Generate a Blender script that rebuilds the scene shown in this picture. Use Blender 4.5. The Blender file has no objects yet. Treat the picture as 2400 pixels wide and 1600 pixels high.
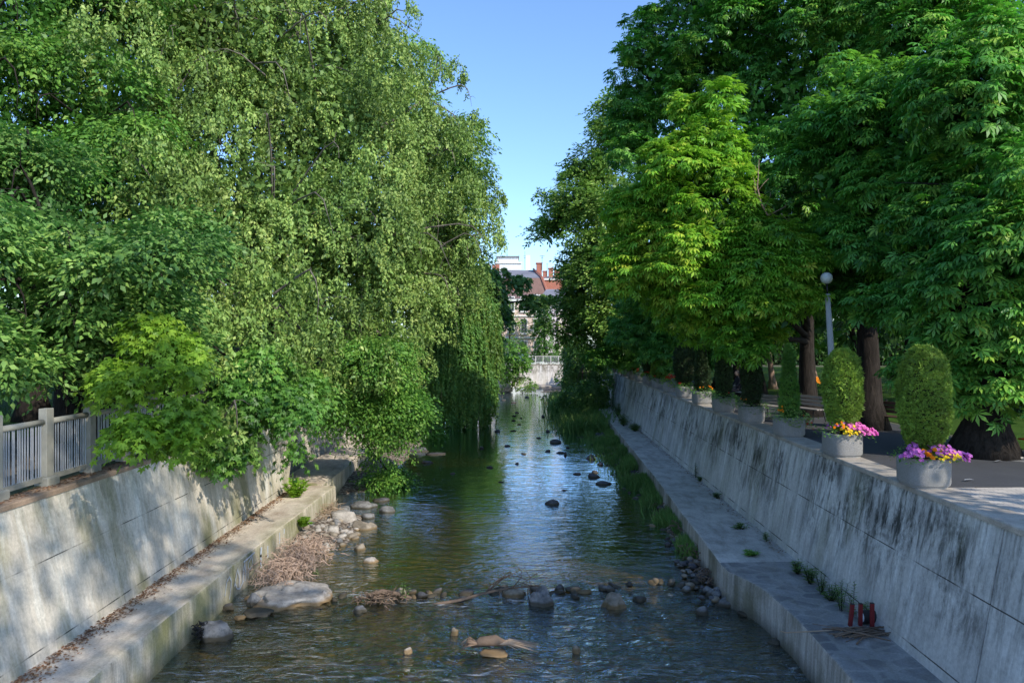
import bpy, bmesh, math, random
import numpy as np
from mathutils import Vector, Matrix, noise
random.seed(7)
rng = np.random.default_rng(11)
R = math.radians
scene = bpy.context.scene
COL = scene.collection
F = 1750.0            # focal length in photo pixels (2400 wide)
EYE = 2.8             # camera height above the street level (z = 0)
WZ = -3.7             # water level
LZ = -2.87            # ledge level

def at(px, py, Y):
    return Vector(((px-1200)*Y/F, Y, EYE-(py-800)*Y/F))
def on(px, py, z):
    Y = F*(EYE-z)/(py-800.0)
    return Vector(((px-1200)*Y/F, Y, z))

# ------------------------------------------------------------------ tagging
def tag(o, label=None, cat=None, group=None, kind=None):
    if label: o['label'] = label
    if cat: o['category'] = cat
    if group: o['group'] = group
    if kind: o['kind'] = kind
    return o
def thing(name, loc, label, cat, group=None, rz=0.0):
    o = bpy.data.objects.new(name, None); COL.objects.link(o)
    o.location = loc; o.rotation_euler = (0, 0, rz); o.empty_display_size = .2
    return tag(o, label, cat, group)
def dup(root, loc, rz, label, group=None, scale=1.0):
    r = root.copy(); COL.objects.link(r); r.location = loc; r.rotation_euler = (0, 0, rz)
    r.scale = (scale,)*3; r['label'] = label
    if group: r['group'] = group
    for ch in list(root.children):
        c = ch.copy(); COL.objects.link(c); c.parent = r
        for g in ch.children:
            d = g.copy(); COL.objects.link(d); d.parent = c
    return r

# ------------------------------------------------------------------ mesh builder
class MB:
    def __init__(s): s.v = []; s.f = []; s.a = []
    def add(s, vs, fs, a=0.5):
        b = len(s.v); s.v += [tuple(v) for v in vs]; s.f += [tuple(i+b for i in f) for f in fs]
        s.a += [a]*len(vs); return s
    def box(s, c, d, rz=0.0, a=.5, M=None):
        c = Vector(c); x, y, z = d[0]/2, d[1]/2, d[2]/2
        vs = [Vector((i*x, j*y, k*z)) for i in (-1, 1) for j in (-1, 1) for k in (-1, 1)]
        m = M if M else Matrix.Rotation(rz, 3, 'Z')
        vs = [m @ v + c for v in vs]
        return s.add(vs, [(0,1,3,2),(4,6,7,5),(0,4,5,1),(2,3,7,6),(0,2,6,4),(1,5,7,3)], a)
    def tube(s, pts, rad, n=8, a=.5, cap=True):
        pts = [Vector(p) for p in pts]
        if not hasattr(rad, '__len__'): rad = [rad]*len(pts)
        vs = []; fs = []
        ref = Vector((.13, .2, 1)) 
        for i, p in enumerate(pts):
            t = (pts[min(i+1, len(pts)-1)]-pts[max(i-1, 0)])
            if t.length < 1e-6: t = Vector((0, 0, 1))
            t.normalize()
            rf = Vector((1, 0, 0)) if abs(t.z) > .9 else Vector((0, 0, 1))
            u = t.cross(rf).normalized(); w = t.cross(u)
            for k in range(n):
                an = 2*math.pi*k/n
                vs.append(p+(u*math.cos(an)+w*math.sin(an))*rad[i])
        for i in range(len(pts)-1):
            for k in range(n):
                fs.append((i*n+k, i*n+(k+1) % n, (i+1)*n+(k+1) % n, (i+1)*n+k))
        if cap:
            fs.append(tuple(range(n))[::-1]); fs.append(tuple((len(pts)-1)*n+k for k in range(n)))
        return s.add(vs, fs, a)
    def loft(s, secs, closed=False, a=.5, caps=False):
        n = len(secs[0]); vs = [p for q in secs for p in q]; fs = []
        for i in range(len(secs)-1):
            for k in range(n if closed else n-1):
                fs.append((i*n+k, i*n+(k+1) % n, (i+1)*n+(k+1) % n, (i+1)*n+k))
        if caps: fs += [tuple(range(n))[::-1], tuple((len(secs)-1)*n+k for k in range(n))]
        return s.add(vs, fs, a)
    def build(s, name, mat, parent=None, smooth=False, bevel=0, auto=None):
        me = bpy.data.meshes.new(name); me.from_pydata(s.v, [], s.f)
        at_ = me.attributes.new('v', 'FLOAT', 'POINT'); at_.data.foreach_set('value', s.a)
        bm = bmesh.new(); bm.from_mesh(me); bmesh.ops.recalc_face_normals(bm, faces=bm.faces); bm.to_mesh(me); bm.free()
        me.update(); me.materials.append(mat)
        if auto: smooth = True; me.polygons.foreach_set('use_smooth', [True]*len(me.polygons)); me.set_sharp_from_angle(angle=R(auto))
        elif smooth: me.polygons.foreach_set('use_smooth', [True]*len(me.polygons))
        o = bpy.data.objects.new(name, me); COL.objects.link(o)
        if parent: o.parent = parent
        if bevel:
            m = o.modifiers.new('b', 'BEVEL'); m.width = bevel; m.segments = 2; m.limit_method = 'ANGLE'
        return o

# ------------------------------------------------------------------ materials
class G:
    def __init__(s, name):
        s.m = bpy.data.materials.new(name); s.m.use_nodes = True
        s.t = s.m.node_tree; s.t.nodes.clear()
        s.out = s.t.nodes.new('ShaderNodeOutputMaterial')
        s.pos = s.n('ShaderNodeNewGeometry').outputs['Position']
    def n(s, ty, ins=None, **props):
        k = s.t.nodes.new(ty)
        for a, b in props.items(): setattr(k, a, b)
        for a, b in (ins or {}).items():
            if isinstance(b, bpy.types.NodeSocket): s.t.links.new(b, k.inputs[a])
            else: k.inputs[a].default_value = b
        return k
    def map(s, sc=(1,1,1), vec=None, loc=(0,0,0), rot=(0,0,0)):
        return s.n('ShaderNodeMapping', {'Vector': vec or s.pos, 'Scale': sc, 'Location': loc, 'Rotation': rot}).outputs[0]
    def noise(s, sc, vec=None, det=4, rough=.55, dist=0.0, w=None):
        return s.n('ShaderNodeTexNoise', {'Vector': vec or s.pos, 'Scale': sc, 'Detail': det, 'Roughness': rough, 'Distortion': dist}).outputs['Fac']
    def ramp(s, fac, stops, interp='LINEAR'):
        r = s.n('ShaderNodeValToRGB', {'Fac': fac}); e = r.color_ramp.elements; r.color_ramp.interpolation = interp
        while len(e) < len(stops): e.new(.5)
        for i, (p, c) in enumerate(stops):
            e[i].position = p
            e[i].color = (c, c, c, 1) if not hasattr(c, '__len__') else (*c, 1)
        return r.outputs['Color']
    def math(s, op, a, b=0.0, clamp=False):
        k = s.t.nodes.new('ShaderNodeMath'); k.operation = op; k.use_clamp = clamp
        for i, x in enumerate((a, b)):
            if isinstance(x, bpy.types.NodeSocket): s.t.links.new(x, k.inputs[i])
            else: k.inputs[i].default_value = x
        return k.outputs[0]
    def mix(s, f, a, b, bt='MIX'):
        k = s.t.nodes.new('ShaderNodeMix'); k.data_type = 'RGBA'; k.blend_type = bt
        for i, x in ((0, f), (6, a), (7, b)):
            if isinstance(x, bpy.types.NodeSocket): s.t.links.new(x, k.inputs[i])
            elif i and len(x) == 3: k.inputs[i].default_value = (*x, 1)
            else: k.inputs[i].default_value = x
        return k.outputs[2]
    def xyz(s, vec=None):
        return s.n('ShaderNodeSeparateXYZ', {0: vec or s.pos}).outputs
    def bump(s, h, strength=.4, dist=.02):
        return s.n('ShaderNodeBump', {'Height': h, 'Strength': strength, 'Distance': dist}).outputs[0]
    def bsdf(s, col, rough=.8, nrm=None, spec=.3, **kw):
        ins = {'Base Color': col if isinstance(col, bpy.types.NodeSocket) else (*col, 1), 'Roughness': rough, 'Specular IOR Level': spec}
        if nrm: ins['Normal'] = nrm
        ins.update(kw)
        return s.n('ShaderNodeBsdfPrincipled', ins).outputs[0]
    def done(s, sh):
        s.t.links.new(sh, s.out.inputs[0]); return s.m
    def attr(s, nm='v'):
        return s.n('ShaderNodeAttribute', attribute_name=nm).outputs['Fac']

def plain(name, col, rough=.7, nsc=8, amt=.25, metal=0, spec=.3, bump=.2):
    g = G(name); f = g.noise(nsc, det=5)
    c = g.mix(f, [x*(1-amt) for x in col], [min(1, x*(1+amt)) for x in col])
    return g.done(g.bsdf(c, rough, g.bump(f, bump, .01), spec, Metallic=metal))

def leafmat(name, dark, mid, light, trans=.35, rough=.42, tcol=None):
    g = G(name); v = g.attr()
    c = g.ramp(v, [(0, dark), (.5, mid), (1, light)])
    big = g.ramp(g.noise(.45, det=2), [(.35, .72), (.65, 1.2)])
    c = g.mix(1.0, c, big, 'MULTIPLY')
    t = tcol or (light[0]*2.1, light[1]*2.2, light[2]*.9)
    tc = g.mix(v, (t[0]*.6, t[1]*.75, t[2]*.8), t)
    p = g.bsdf(c, rough, None, .35)
    tr = g.n('ShaderNodeBsdfTranslucent', {'Color': tc}).outputs[0]
    return g.done(g.n('ShaderNodeMixShader', {0: trans, 1: p, 2: tr}).outputs[0])

def bark(name, a, b):
    g = G(name)
    f = g.noise(1.0, g.map((9, 9, 1.6)), 6, .65, 1.0)
    c = g.ramp(f, [(.3, a), (.7, b)])
    return g.done(g.bsdf(c, .95, g.bump(f, .9, .05), .1))

def wallmat(name, base, light, dirt, side):
    """weathered cast concrete: vertical runs, blotches, lift lines"""
    g = G(name); x, y, z = g.xyz()
    f1 = g.noise(1.0, g.map((.6, .6, .6)), 6, .6)
    c = g.mix(g.ramp(f1, [(.35, 0), (.65, 1)]), base, light)
    # pale vertical wash
    run = g.noise(1.0, g.map((1.5, 2.2, .12)), 5, .6, .3)
    c = g.mix(g.ramp(run, [(.5, 0), (.68, .6)]), c, [min(.8, q*1.35) for q in light])
    # fine dark runs
    r2 = g.noise(1.0, g.map((6, 7, .45), loc=(3, 1, 0)), 6, .7, .2)
    r3 = g.noise(1.0, g.map((.5, .42, .35), loc=(7, 0, 2)), 3, .5)
    blot = g.noise(1.0, g.map((1.6, 1.7, .9), loc=(1, 5, 2)), 8, .75, .4)
    if side > 0:
        hm = g.ramp(g.math('MULTIPLY', g.math('ADD', z, 2.9), .345), [(.12, .15), (.45, .6), (.7, 1.0), (1.0, .8)])
    else:
        hm = g.ramp(g.math('MULTIPLY', g.math('ADD', z, 2.9), .345), [(0, .35), (.4, .5), (1, .8)])
    m = g.math('MULTIPLY', g.ramp(blot, [(.44, 0), (.56, 1)]), g.ramp(r3, [(.40, .10), (.50, 1)]))
    m = g.math('MULTIPLY', g.math('MULTIPLY', m, hm), g.ramp(r2, [(.38, .45), (.55, 1)]))
    c = g.mix(g.math('MULTIPLY', m, 1.0 if side > 0 else .5, True), c, dirt)
    m2 = g.math('MULTIPLY', g.ramp(r2, [(.48, 0), (.68, .85 if side > 0 else .5)]), hm)
    c = g.mix(m2, c, [q*1.8 for q in dirt])
    # moss at the foot and in runs
    gm = g.math('MULTIPLY', g.ramp(g.noise(1.0, g.map((1.1, .9, .25), loc=(9, 3, 3)), 5, .6), [(.48, 0), (.66, .8 if side < 0 else .3)]), 1.0)
    c = g.mix(gm, c, (.17, .17, .07))
    # lift lines
    zz = g.math('ADD', g.math('MULTIPLY', z, 1.0), g.math('MULTIPLY', g.noise(.8, det=3), .03))
    line = g.math('LESS_THAN', g.math('ABSOLUTE', g.math('ADD', zz, 1.27)), .011)
    line2 = g.math('LESS_THAN', g.math('ABSOLUTE', g.math('ADD', zz, 2.66)), .012)
    brk = g.ramp(g.noise(1.3, g.map((1, 1, 0)), 2), [(.42, .1), (.55, .9)])
    c = g.mix(g.math('MULTIPLY', g.math('MAXIMUM', line, line2), brk), c, (.04, .04, .035))
    sp = g.ramp(g.noise(14, det=6, rough=.75), [(.3, .78), (.6, 1.08)])
    c = g.mix(1.0, c, sp, 'MULTIPLY')
    pit = g.noise(30, det=4)
    bh = g.math('ADD', g.math('MULTIPLY', pit, .4), blot)
    return g.done(g.bsdf(c, .9, g.bump(bh, .45, .03), .2))

M = {}
M['wallR'] = wallmat('stained grey concrete', (.46, .45, .43), (.62, .605, .575), (.036, .038, .035), 1)
M['wallL'] = wallmat('buff concrete', (.50, .45, .37), (.72, .655, .55), (.09, .09, .06), -1)
M['wallF'] = wallmat('pale concrete', (.66, .62, .58), (.78, .74, .69), (.12, .10, .08), 1)

def ledgemat(name, base, stones):
    g = G(name); x, y, z = g.xyz()
    nz = g.n('ShaderNodeNewGeometry').outputs['Normal']
    up = g.xyz(nz)[2]
    f = g.noise(1.2, det=7, rough=.65)
    c = g.mix(g.ramp(f, [(.3, 0), (.7, 1)]), [q*.72 for q in base], [q*1.2 for q in base])
    if stones:
        wv = g.mix(.2, g.map((1.9, 2.6, 1)), g.n('ShaderNodeTexNoise', {'Vector': g.pos, 'Scale': 2.2, 'Detail': 4}).outputs['Color'])
        vo = g.n('ShaderNodeTexVoronoi', {'Vector': wv, 'Scale': 1.15}, feature='DISTANCE_TO_EDGE').outputs['Distance']
        vc = g.n('ShaderNodeTexVoronoi', {'Vector': wv, 'Scale': 1.15}).outputs['Color']
        st = g.mix(g.xyz(vc)[0], (.15, .15, .155), (.27, .265, .26))
        edge = g.ramp(g.math('ADD', vo, g.math('MULTIPLY', g.math('ADD', g.noise(5, det=5), -.5), .12)), [(.05, 1), (.12, 0)])
        slab = g.mix(edge, st, (.28, .275, .26))
        near = g.math('GREATER_THAN', g.math('MULTIPLY', y, -1.0), -19.2)
        c = g.mix(g.math('MULTIPLY', near, g.ramp(g.noise(.9, det=3), [(.3, .55), (.55, 1)])), c, slab)
        st2 = g.ramp(g.noise(1.0, g.map((3, 1, 1)), 6, .7), [(.45, 0), (.7, .65)])
        c = g.mix(st2, c, (.19, .17, .14))
    else:
        st2 = g.ramp(g.noise(1.0, g.map((2, .8, 1)), 6, .75), [(.42, 0), (.7, .7)])
        c = g.mix(st2, c, (.30, .22, .16))
        # leaf litter along the wall foot
        lit = g.ramp(g.math('ADD', g.math('MULTIPLY', x, -1.0), g.math('MULTIPLY', g.noise(2.5, det=5), .9)), [(0, 0), (1, 1)])
    # vertical face: runs and moss
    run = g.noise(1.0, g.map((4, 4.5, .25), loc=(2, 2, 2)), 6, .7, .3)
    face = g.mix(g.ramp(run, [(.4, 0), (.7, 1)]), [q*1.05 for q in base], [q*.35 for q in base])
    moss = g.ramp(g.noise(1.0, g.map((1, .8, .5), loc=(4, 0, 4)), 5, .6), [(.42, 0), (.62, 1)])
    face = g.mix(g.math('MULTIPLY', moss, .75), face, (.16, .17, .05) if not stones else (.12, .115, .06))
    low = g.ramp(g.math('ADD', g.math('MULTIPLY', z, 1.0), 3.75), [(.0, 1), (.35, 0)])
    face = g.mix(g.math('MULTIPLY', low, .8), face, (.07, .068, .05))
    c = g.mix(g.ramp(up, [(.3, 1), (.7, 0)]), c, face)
    if not stones:
        em = g.math('MULTIPLY', g.ramp(g.math('ADD', x, 7.75), [(.1, 0), (.6, 1)]), g.ramp(g.noise(.9, det=4), [(.4, .2), (.6, .8)]))
        c = g.mix(g.math('MULTIPLY', em, .55), c, (.22, .22, .09))
    sp = g.ramp(g.noise(22, det=5, rough=.75), [(.3, .75), (.6, 1.1)])
    c = g.mix(1.0, c, sp, 'MULTIPLY')
    return g.done(g.bsdf(c, .88, g.bump(g.noise(12, det=6, rough=.7), .5, .03), .25))
M['ledgeR'] = ledgemat('grey ledge', (.50, .475, .435), True)
M['ledgeL'] = ledgemat('brown ledge', (.68, .60, .50), False)

def coping(name, base):
    g = G(name); f = g.noise(2.0, det=7, rough=.7)
    c = g.mix(g.ramp(f, [(.3, 0), (.7, 1)]), [q*.55 for q in base], [q*1.15 for q in base])
    sp = g.ramp(g.noise(60, det=2), [(.35, .8), (.65, 1.1)])
    return g.done(g.bsdf(g.mix(1, c, sp, 'MULTIPLY'), .9, g.bump(f, .3, .02), .2))
M['coping'] = coping('coping concrete', (.46, .41, .35))
M['copingL'] = coping('littered coping', (.33, .24, .17))

g = G('planter aggregate'); f = g.noise(90, det=3, rough=.8)
c = g.ramp(f, [(.32, (.12, .117, .115)), (.5, (.26, .255, .25)), (.68, (.40, .39, .385))])
c = g.mix(g.ramp(g.noise(3.0, det=5), [(.45, 0), (.7, .45)]), c, (.22, .21, .18))
M['planter'] = g.done(g.bsdf(c, .9, g.bump(f, .5, .01), .2))
M['soil'] = plain('soil', (.05, .035, .025), .95, 20)

g = G('asphalt'); f = g.noise(1.2, det=6)
c = g.mix(f, (.045, .047, .055), (.085, .087, .095)); c = g.mix(g.ramp(g.noise(120, det=2), [(.3, .7), (.7, 1)]), (.03, .03, .035), c)
M['asphalt'] = g.done(g.bsdf(c, .9, g.bump(g.noise(80), .4, .01), .3))
g = G('block paving')
b = g.n('ShaderNodeTexBrick', {'Vector': g.map((1, 1, 0), rot=(0, 0, .25)), 'Color1': (.60, .54, .47, 1), 'Color2': (.50, .45, .40, 1), 'Mortar': (.2, .18, .16, 1), 'Scale': 2.2, 'Mortar Size': .012, 'Brick Width': .5, 'Row Height': .25})
c = g.mix(g.ramp(g.noise(1.5, det=5), [(.3, 0), (.7, .5)]), b.outputs['Color'], (.25, .235, .22))
M['paving'] = g.done(g.bsdf(c, .85, g.bump(b.outputs['Fac'], -.3, .01), .3))
g = G('slab paving')
b = g.n('ShaderNodeTexBrick', {'Vector': g.map((1, 1, 0), rot=(0, 0, .1)), 'Color1': (.26, .265, .27, 1), 'Color2': (.21, .215, .22, 1), 'Mortar': (.1, .1, .1, 1), 'Scale': 1.2, 'Mortar Size': .01, })
M['slabs'] = g.done(g.bsdf(g.mix(g.noise(3, det=5), b.outputs['Color'], (.16, .16, .16)), .85, None, .3))
g = G('lawn'); f = g.noise(.8, det=6)
c = g.ramp(f, [(.25, (.035, .075, .012)), (.5, (.06, .13, .018)), (.8, (.10, .17, .03))])
c = g.mix(g.ramp(g.noise(40, det=3), [(.3, .6), (.7, 0)]), c, (.03, .06, .01))
M['lawn'] = g.done(g.bsdf(c, .9, g.bump(g.noise(50, det=4), 1.0, .05), .1))
M['earth'] = plain('trodden earth', (.12, .10, .08), .95, 1.5, .5)
g = G('ground sheet'); c = g.ramp(g.noise(.05, det=6), [(.3, (.05, .08, .02)), (.7, (.14, .13, .10))])
M['ground'] = g.done(g.bsdf(c, .95))

# river bed: cobbles under the water
g = G('river bed')
vo = g.n('ShaderNodeTexVoronoi', {'Vector': g.map((1, 1, .2)), 'Scale': 5.5, 'Randomness': 1.0})
vd = vo.outputs['Distance']; vc = g.xyz(vo.outputs['Color'])[0]
c = g.ramp(vc, [(0, (.17, .125, .05)), (.5, (.29, .22, .09)), (1, (.46, .36, .18))])
c = g.mix(g.ramp(vd, [(.35, 0), (.7, .8)]), c, (.10, .075, .03))
c = g.mix(g.ramp(g.noise(.55, det=4), [(.35, 0), (.65, .6)]), c, (.16, .125, .05))
M['bed'] = g.done(g.bsdf(c, .9, g.bump(vd, -.6, .05), .2))
g = G('gravel bank')
vo = g.n('ShaderNodeTexVoronoi', {'Vector': g.pos, 'Scale': 9}); vd = vo.outputs['Distance']; vc = g.xyz(vo.outputs['Color'])[0]
c = g.ramp(vc, [(0, (.14, .11, .085)), (.5, (.30, .25, .20)), (1, (.46, .41, .36))])
c = g.mix(g.ramp(vd, [(.3, 0), (.7, .9)]), c, (.06, .045, .035))
M['gravel'] = g.done(g.bsdf(c, .9, g.bump(vd, -1.0, .08), .2))

def rockmat(name, a, b, wet=(.05, .04, .02)):
    g = G(name); f = g.noise(3.5, det=7, rough=.65)
    c = g.ramp(f, [(.35, a), (.62, b)])
    c = g.mix(g.ramp(g.noise(11, det=6, rough=.7), [(.5, 0), (.72, .6)]), c, [q*.45 for q in a])
    z = g.xyz()[2]
    w = g.ramp(g.math('ADD', z, -WZ), [(.03, 1), (.09, 0)])
    c = g.mix(g.math('MULTIPLY', w, .85), c, wet)
    return g.done(g.bsdf(c, .8, g.bump(g.noise(9, det=7, rough=.7), .6, .03), .35))
M['rock'] = rockmat('grey river rock', (.10, .10, .10), (.24, .235, .23))
M['rockp'] = rockmat('pale river rock', (.26, .23, .20), (.46, .42, .37), (.20, .12, .04))
M['rockd'] = rockmat('dark river rock', (.045, .045, .05), (.12, .12, .13))
M['rockb'] = rockmat('buff river rock', (.16, .135, .10), (.32, .27, .21), (.13, .085, .035))
M['drift'] = plain('bleached roots', (.46, .33, .25), .9, 12, .4)
M['wood'] = plain('wet driftwood', (.17, .12, .085), .8, 8, .45)
M['woodl'] = plain('dry straw stems', (.36, .27, .19), .9, 10, .4)
M['red'] = plain('red primer steel', (.17, .018, .02), .55, 14, .35)
M['white'] = plain('white plastic', (.72, .74, .78), .4, 5, .08)
M['fencepost'] = plain('fence concrete', (.27, .26, .22), .9, 5, .35)
M['bar'] = plain('galvanised bars', (.40, .415, .44), .5, 6, .2, metal=.35)
M['metal'] = plain('grey metal', (.22, .24, .26), .5, 5, .2, metal=.5)
M['lamppole'] = plain('lamp concrete', (.42, .42, .41), .85, 20, .2)
g = G('milky globe'); M['globe'] = g.done(g.bsdf((.55, .56, .52), .35, None, .5))
M['benchwood'] = plain('dark bench slats', (.10, .055, .04), .6, 12, .3)
M['benchred'] = plain('orange red bench slats', (.62, .11, .03), .5, 12, .2)
M['benchgrey'] = plain('grey bench slats', (.30, .27, .25), .7, 12, .2)
M['iron'] = plain('black iron', (.02, .02, .022), .5, 9, .2)
M['graf'] = plain('faded white paint', (.50, .55, .60), .9, 16, .35)
M['barkd'] = bark('dark bark', (.012, .010, .009), (.048, .040, .035))
M['barkl'] = bark('pale bark', (.20, .13, .10), (.42, .30, .24))
M['barkg'] = bark('grey bark', (.08, .07, .06), (.24, .21, .18))

M['lf_elm'] = leafmat('elm leaves', (0.055, 0.115, 0.023), (0.234, 0.383, 0.087), (0.445, 0.553, 0.147), .28, .5, (.24, .34, .05))
M['lf_horn'] = leafmat('hornbeam leaves', (0.034, 0.096, 0.023), (0.154, 0.303, 0.068), (0.307, 0.467, 0.102), .30, .42, (.10, .34, .06))
M['lf_maple'] = leafmat('maple leaves', (0.043, 0.101, 0.012), (0.191, 0.367, 0.034), (0.350, 0.534, 0.055), .42, .45, (.36, .55, .05))
M['lf_mid'] = leafmat('green leaves', (0.031, 0.098, 0.020), (0.129, 0.302, 0.049), (0.257, 0.426, 0.070), .33, .45, (.16, .38, .04))
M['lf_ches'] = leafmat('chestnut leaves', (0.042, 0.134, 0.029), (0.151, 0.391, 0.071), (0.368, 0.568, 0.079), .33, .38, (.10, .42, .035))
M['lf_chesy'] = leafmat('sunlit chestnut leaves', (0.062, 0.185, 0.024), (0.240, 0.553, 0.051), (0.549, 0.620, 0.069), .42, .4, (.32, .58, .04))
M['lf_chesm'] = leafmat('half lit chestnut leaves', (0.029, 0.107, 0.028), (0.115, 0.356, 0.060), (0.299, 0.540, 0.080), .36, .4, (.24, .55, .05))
M['lf_plane'] = leafmat('plane leaves', (0.036, 0.102, 0.020), (0.190, 0.350, 0.059), (0.382, 0.536, 0.120), .33, .45, (.22, .40, .05))
M['lf_willow'] = leafmat('willow leaves', (0.054, 0.162, 0.041), (0.128, 0.286, 0.058), (0.311, 0.438, 0.084), .3, .5, (.22, .36, .06))
M['lf_dark'] = leafmat('shade leaves', (0.027, 0.074, 0.021), (0.050, 0.126, 0.030), (0.112, 0.210, 0.043), .3, .5, (.07, .18, .03))
M['lf_thuja'] = leafmat('thuja sprays', (0.118, 0.174, 0.030), (0.202, 0.361, 0.048), (0.403, 0.579, 0.077), .22, .6, (.22, .30, .04))
M['lf_thujad'] = leafmat('dark thuja sprays', (0.018, 0.038, 0.014), (0.033, 0.068, 0.021), (0.060, 0.112, 0.031), .15, .6, (.05, .10, .02))
M['lf_grass'] = leafmat('bank grass', (0.070, 0.164, 0.038), (0.140, 0.281, 0.062), (0.304, 0.398, 0.125), .3, .6, (.14, .26, .05))
M['core'] = plain('dark core and stems', (.018, .022, .010), .95, 6, .4)  # near-black fill for foliage cores, also on weed stems

# ------------------------------------------------------------------ foliage (numpy)
def unit(a): return a/np.maximum(np.linalg.norm(a, axis=-1, keepdims=True), 1e-9)
def tmpl(kind):
    if kind == 'simple':
        V = [(0,0,0),(.42,.27,.05),(1,0,-.10),(.42,-.27,.05)]; Q = [(0,1,2,3)]
    elif kind == 'long':
        V = [(0,0,0),(.4,.09,.02),(1,0,-.12),(.4,-.09,.02)]; Q = [(0,1,2,3)]
    elif kind == 'blade':
        V = [(0,.035,0),(.55,.03,.10),(1,0,-.05),(.55,-.03,.10),(0,-.035,0)]; Q = [(0,1,3,4),(1,2,3)]
    elif kind == 'lobed':
        V = []; Q = []
        for an, L, w in ((0,1,.2),(48,.82,.19),(-48,.82,.19),(105,.5,.16),(-105,.5,.16)):
            ca, sa = math.cos(R(an)), math.sin(R(an)); b = len(V)
            for (t, u, h) in ((0,0,0),(.5,w,.03),(1,0,-.12),(.5,-w,.03)):
                t, u = t*L, u
                V.append((t*ca-u*sa, t*sa+u*ca, h)); 
            Q.append((b,b+1,b+2,b+3))
    elif kind == 'palm':
        V = []; Q = []
        for an, L in ((0,1.0),(42,.95),(-42,.95),(84,.75),(-84,.75),(128,.5),(-128,.5)):
            ca, sa = math.cos(R(an)), math.sin(R(an)); b = len(V)
            for (t, u, h) in ((0.05,0,0),(.62,.155,-.10),(1,0,-.42),(.62,-.155,-.10)):
                t *= L
                V.append((t*ca-u*L*sa, t*sa+u*L*ca, h*L))
            Q.append((b,b+1,b+2,b+3))
    elif kind == 'tuft':   # thuja spray: three upright flecks
        V = []; Q = []
        for an in (-35, 0, 38):
            ca, sa = math.cos(R(an)), math.sin(R(an)); b = len(V)
            for (t, u, h) in ((0,0,0),(.5,.12,.02),(1,0,0),(.5,-.12,.02)):
                V.append((t*ca-u*sa, t*sa+u*ca, h))
            Q.append((b,b+1,b+2,b+3))
    return np.array(V, float), Q
class Leaves:
    def __init__(s): s.V = []; s.F = []; s.A = []; s.n = 0
    def add(s, P, D, Nn, S, val, kind='simple'):
        if len(P) == 0: return
        T, Q = tmpl(kind)
        D = unit(D); B = unit(np.cross(Nn, D)); Nn = np.cross(D, B)
        V = P[:, None, :] + S[:, None, None]*(T[None, :, 0, None]*D[:, None, :] + T[None, :, 1, None]*B[:, None, :] + T[None, :, 2, None]*Nn[:, None, :])
        n, k = len(P), len(T)
        s.V.append(V.reshape(-1, 3)); s.A.append(np.repeat(np.clip(val, 0, 1), k))
        off = s.n + np.arange(n)*k
        for q in Q: s.F.append((off[:, None] + np.array(q)[None, :]))
        s.n += n*k
    def build(s, name, mat, parent=None, origin=None):
        V = np.concatenate(s.V)
        if origin is not None: V = V-np.array(origin)
        A = np.concatenate(s.A)
        me = bpy.data.meshes.new(name); me.vertices.add(len(V)); me.vertices.foreach_set('co', V.astype(np.float32).ravel())
        tot = np.concatenate([np.full(len(f), f.shape[1]) for f in s.F]); li = np.concatenate([f.ravel() for f in s.F])
        me.loops.add(len(li)); me.loops.foreach_set('vertex_index', li.astype(np.int32))
        me.polygons.add(len(tot)); me.polygons.foreach_set('loop_start', np.concatenate([[0], np.cumsum(tot)[:-1]]).astype(np.int32))
        me.polygons.foreach_set('loop_total', tot.astype(np.int32))
        a = me.attributes.new('v', 'FLOAT', 'POINT'); a.data.foreach_set('value', A.astype(np.float32))
        me.update(calc_edges=True); me.materials.append(mat)
        o = bpy.data.objects.new(name, me); COL.objects.link(o)
        if parent: o.parent = parent
        return o
def wob(P, f, ph):
    return (np.sin(P[:,0]*f+ph)+np.sin(P[:,1]*f*1.13+2.1*ph+P[:,2]*f*.4)+np.sin(P[:,2]*f*.91+3.3*ph+P[:,0]*f*.5))/3

def sample_lobes(lobes, n, jit=.12, back=.4, under=.5, fill=0.0, cut=.78):
    """points on the outer skin of a set of ellipsoids; returns pos, outward dir"""
    L = np.array([[*l[0], *l[1]] for l in lobes], float)
    ar = (L[:,3]*L[:,4]+L[:,4]*L[:,5]+L[:,3]*L[:,5]); ar = ar/ar.sum()
    outP = []; outN = []; got = 0
    while got < n:
        m = int(n*1.6)+100
        k = rng.choice(len(L), m, p=ar); d = unit(rng.normal(size=(m,3)))
        C = L[k,:3]; Rr = L[k,3:]
        rad = 1-np.abs(rng.normal(0, jit, m)) if not fill else rng.random(m)**.5*fill
        P = C+d*Rr*rad[:,None]
        keep = np.ones(m, bool)
        nd = unit(d/Rr)
        keep &= ~((nd[:,1] > .25) & (rng.random(m) > back))
        keep &= ~((nd[:,2] < -.55) & (rng.random(m) > under))
        if not fill:
            for j in range(len(L)):
                q = (((P-L[j,:3])/L[j,3:])**2).sum(1)
                keep &= ~((q < cut**2) & (k != j))
        P = P[keep]; nd = nd[keep]
        outP.append(P); outN.append(nd); got += len(P)
    return np.concatenate(outP)[:n], np.concatenate(outN)[:n]

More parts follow.
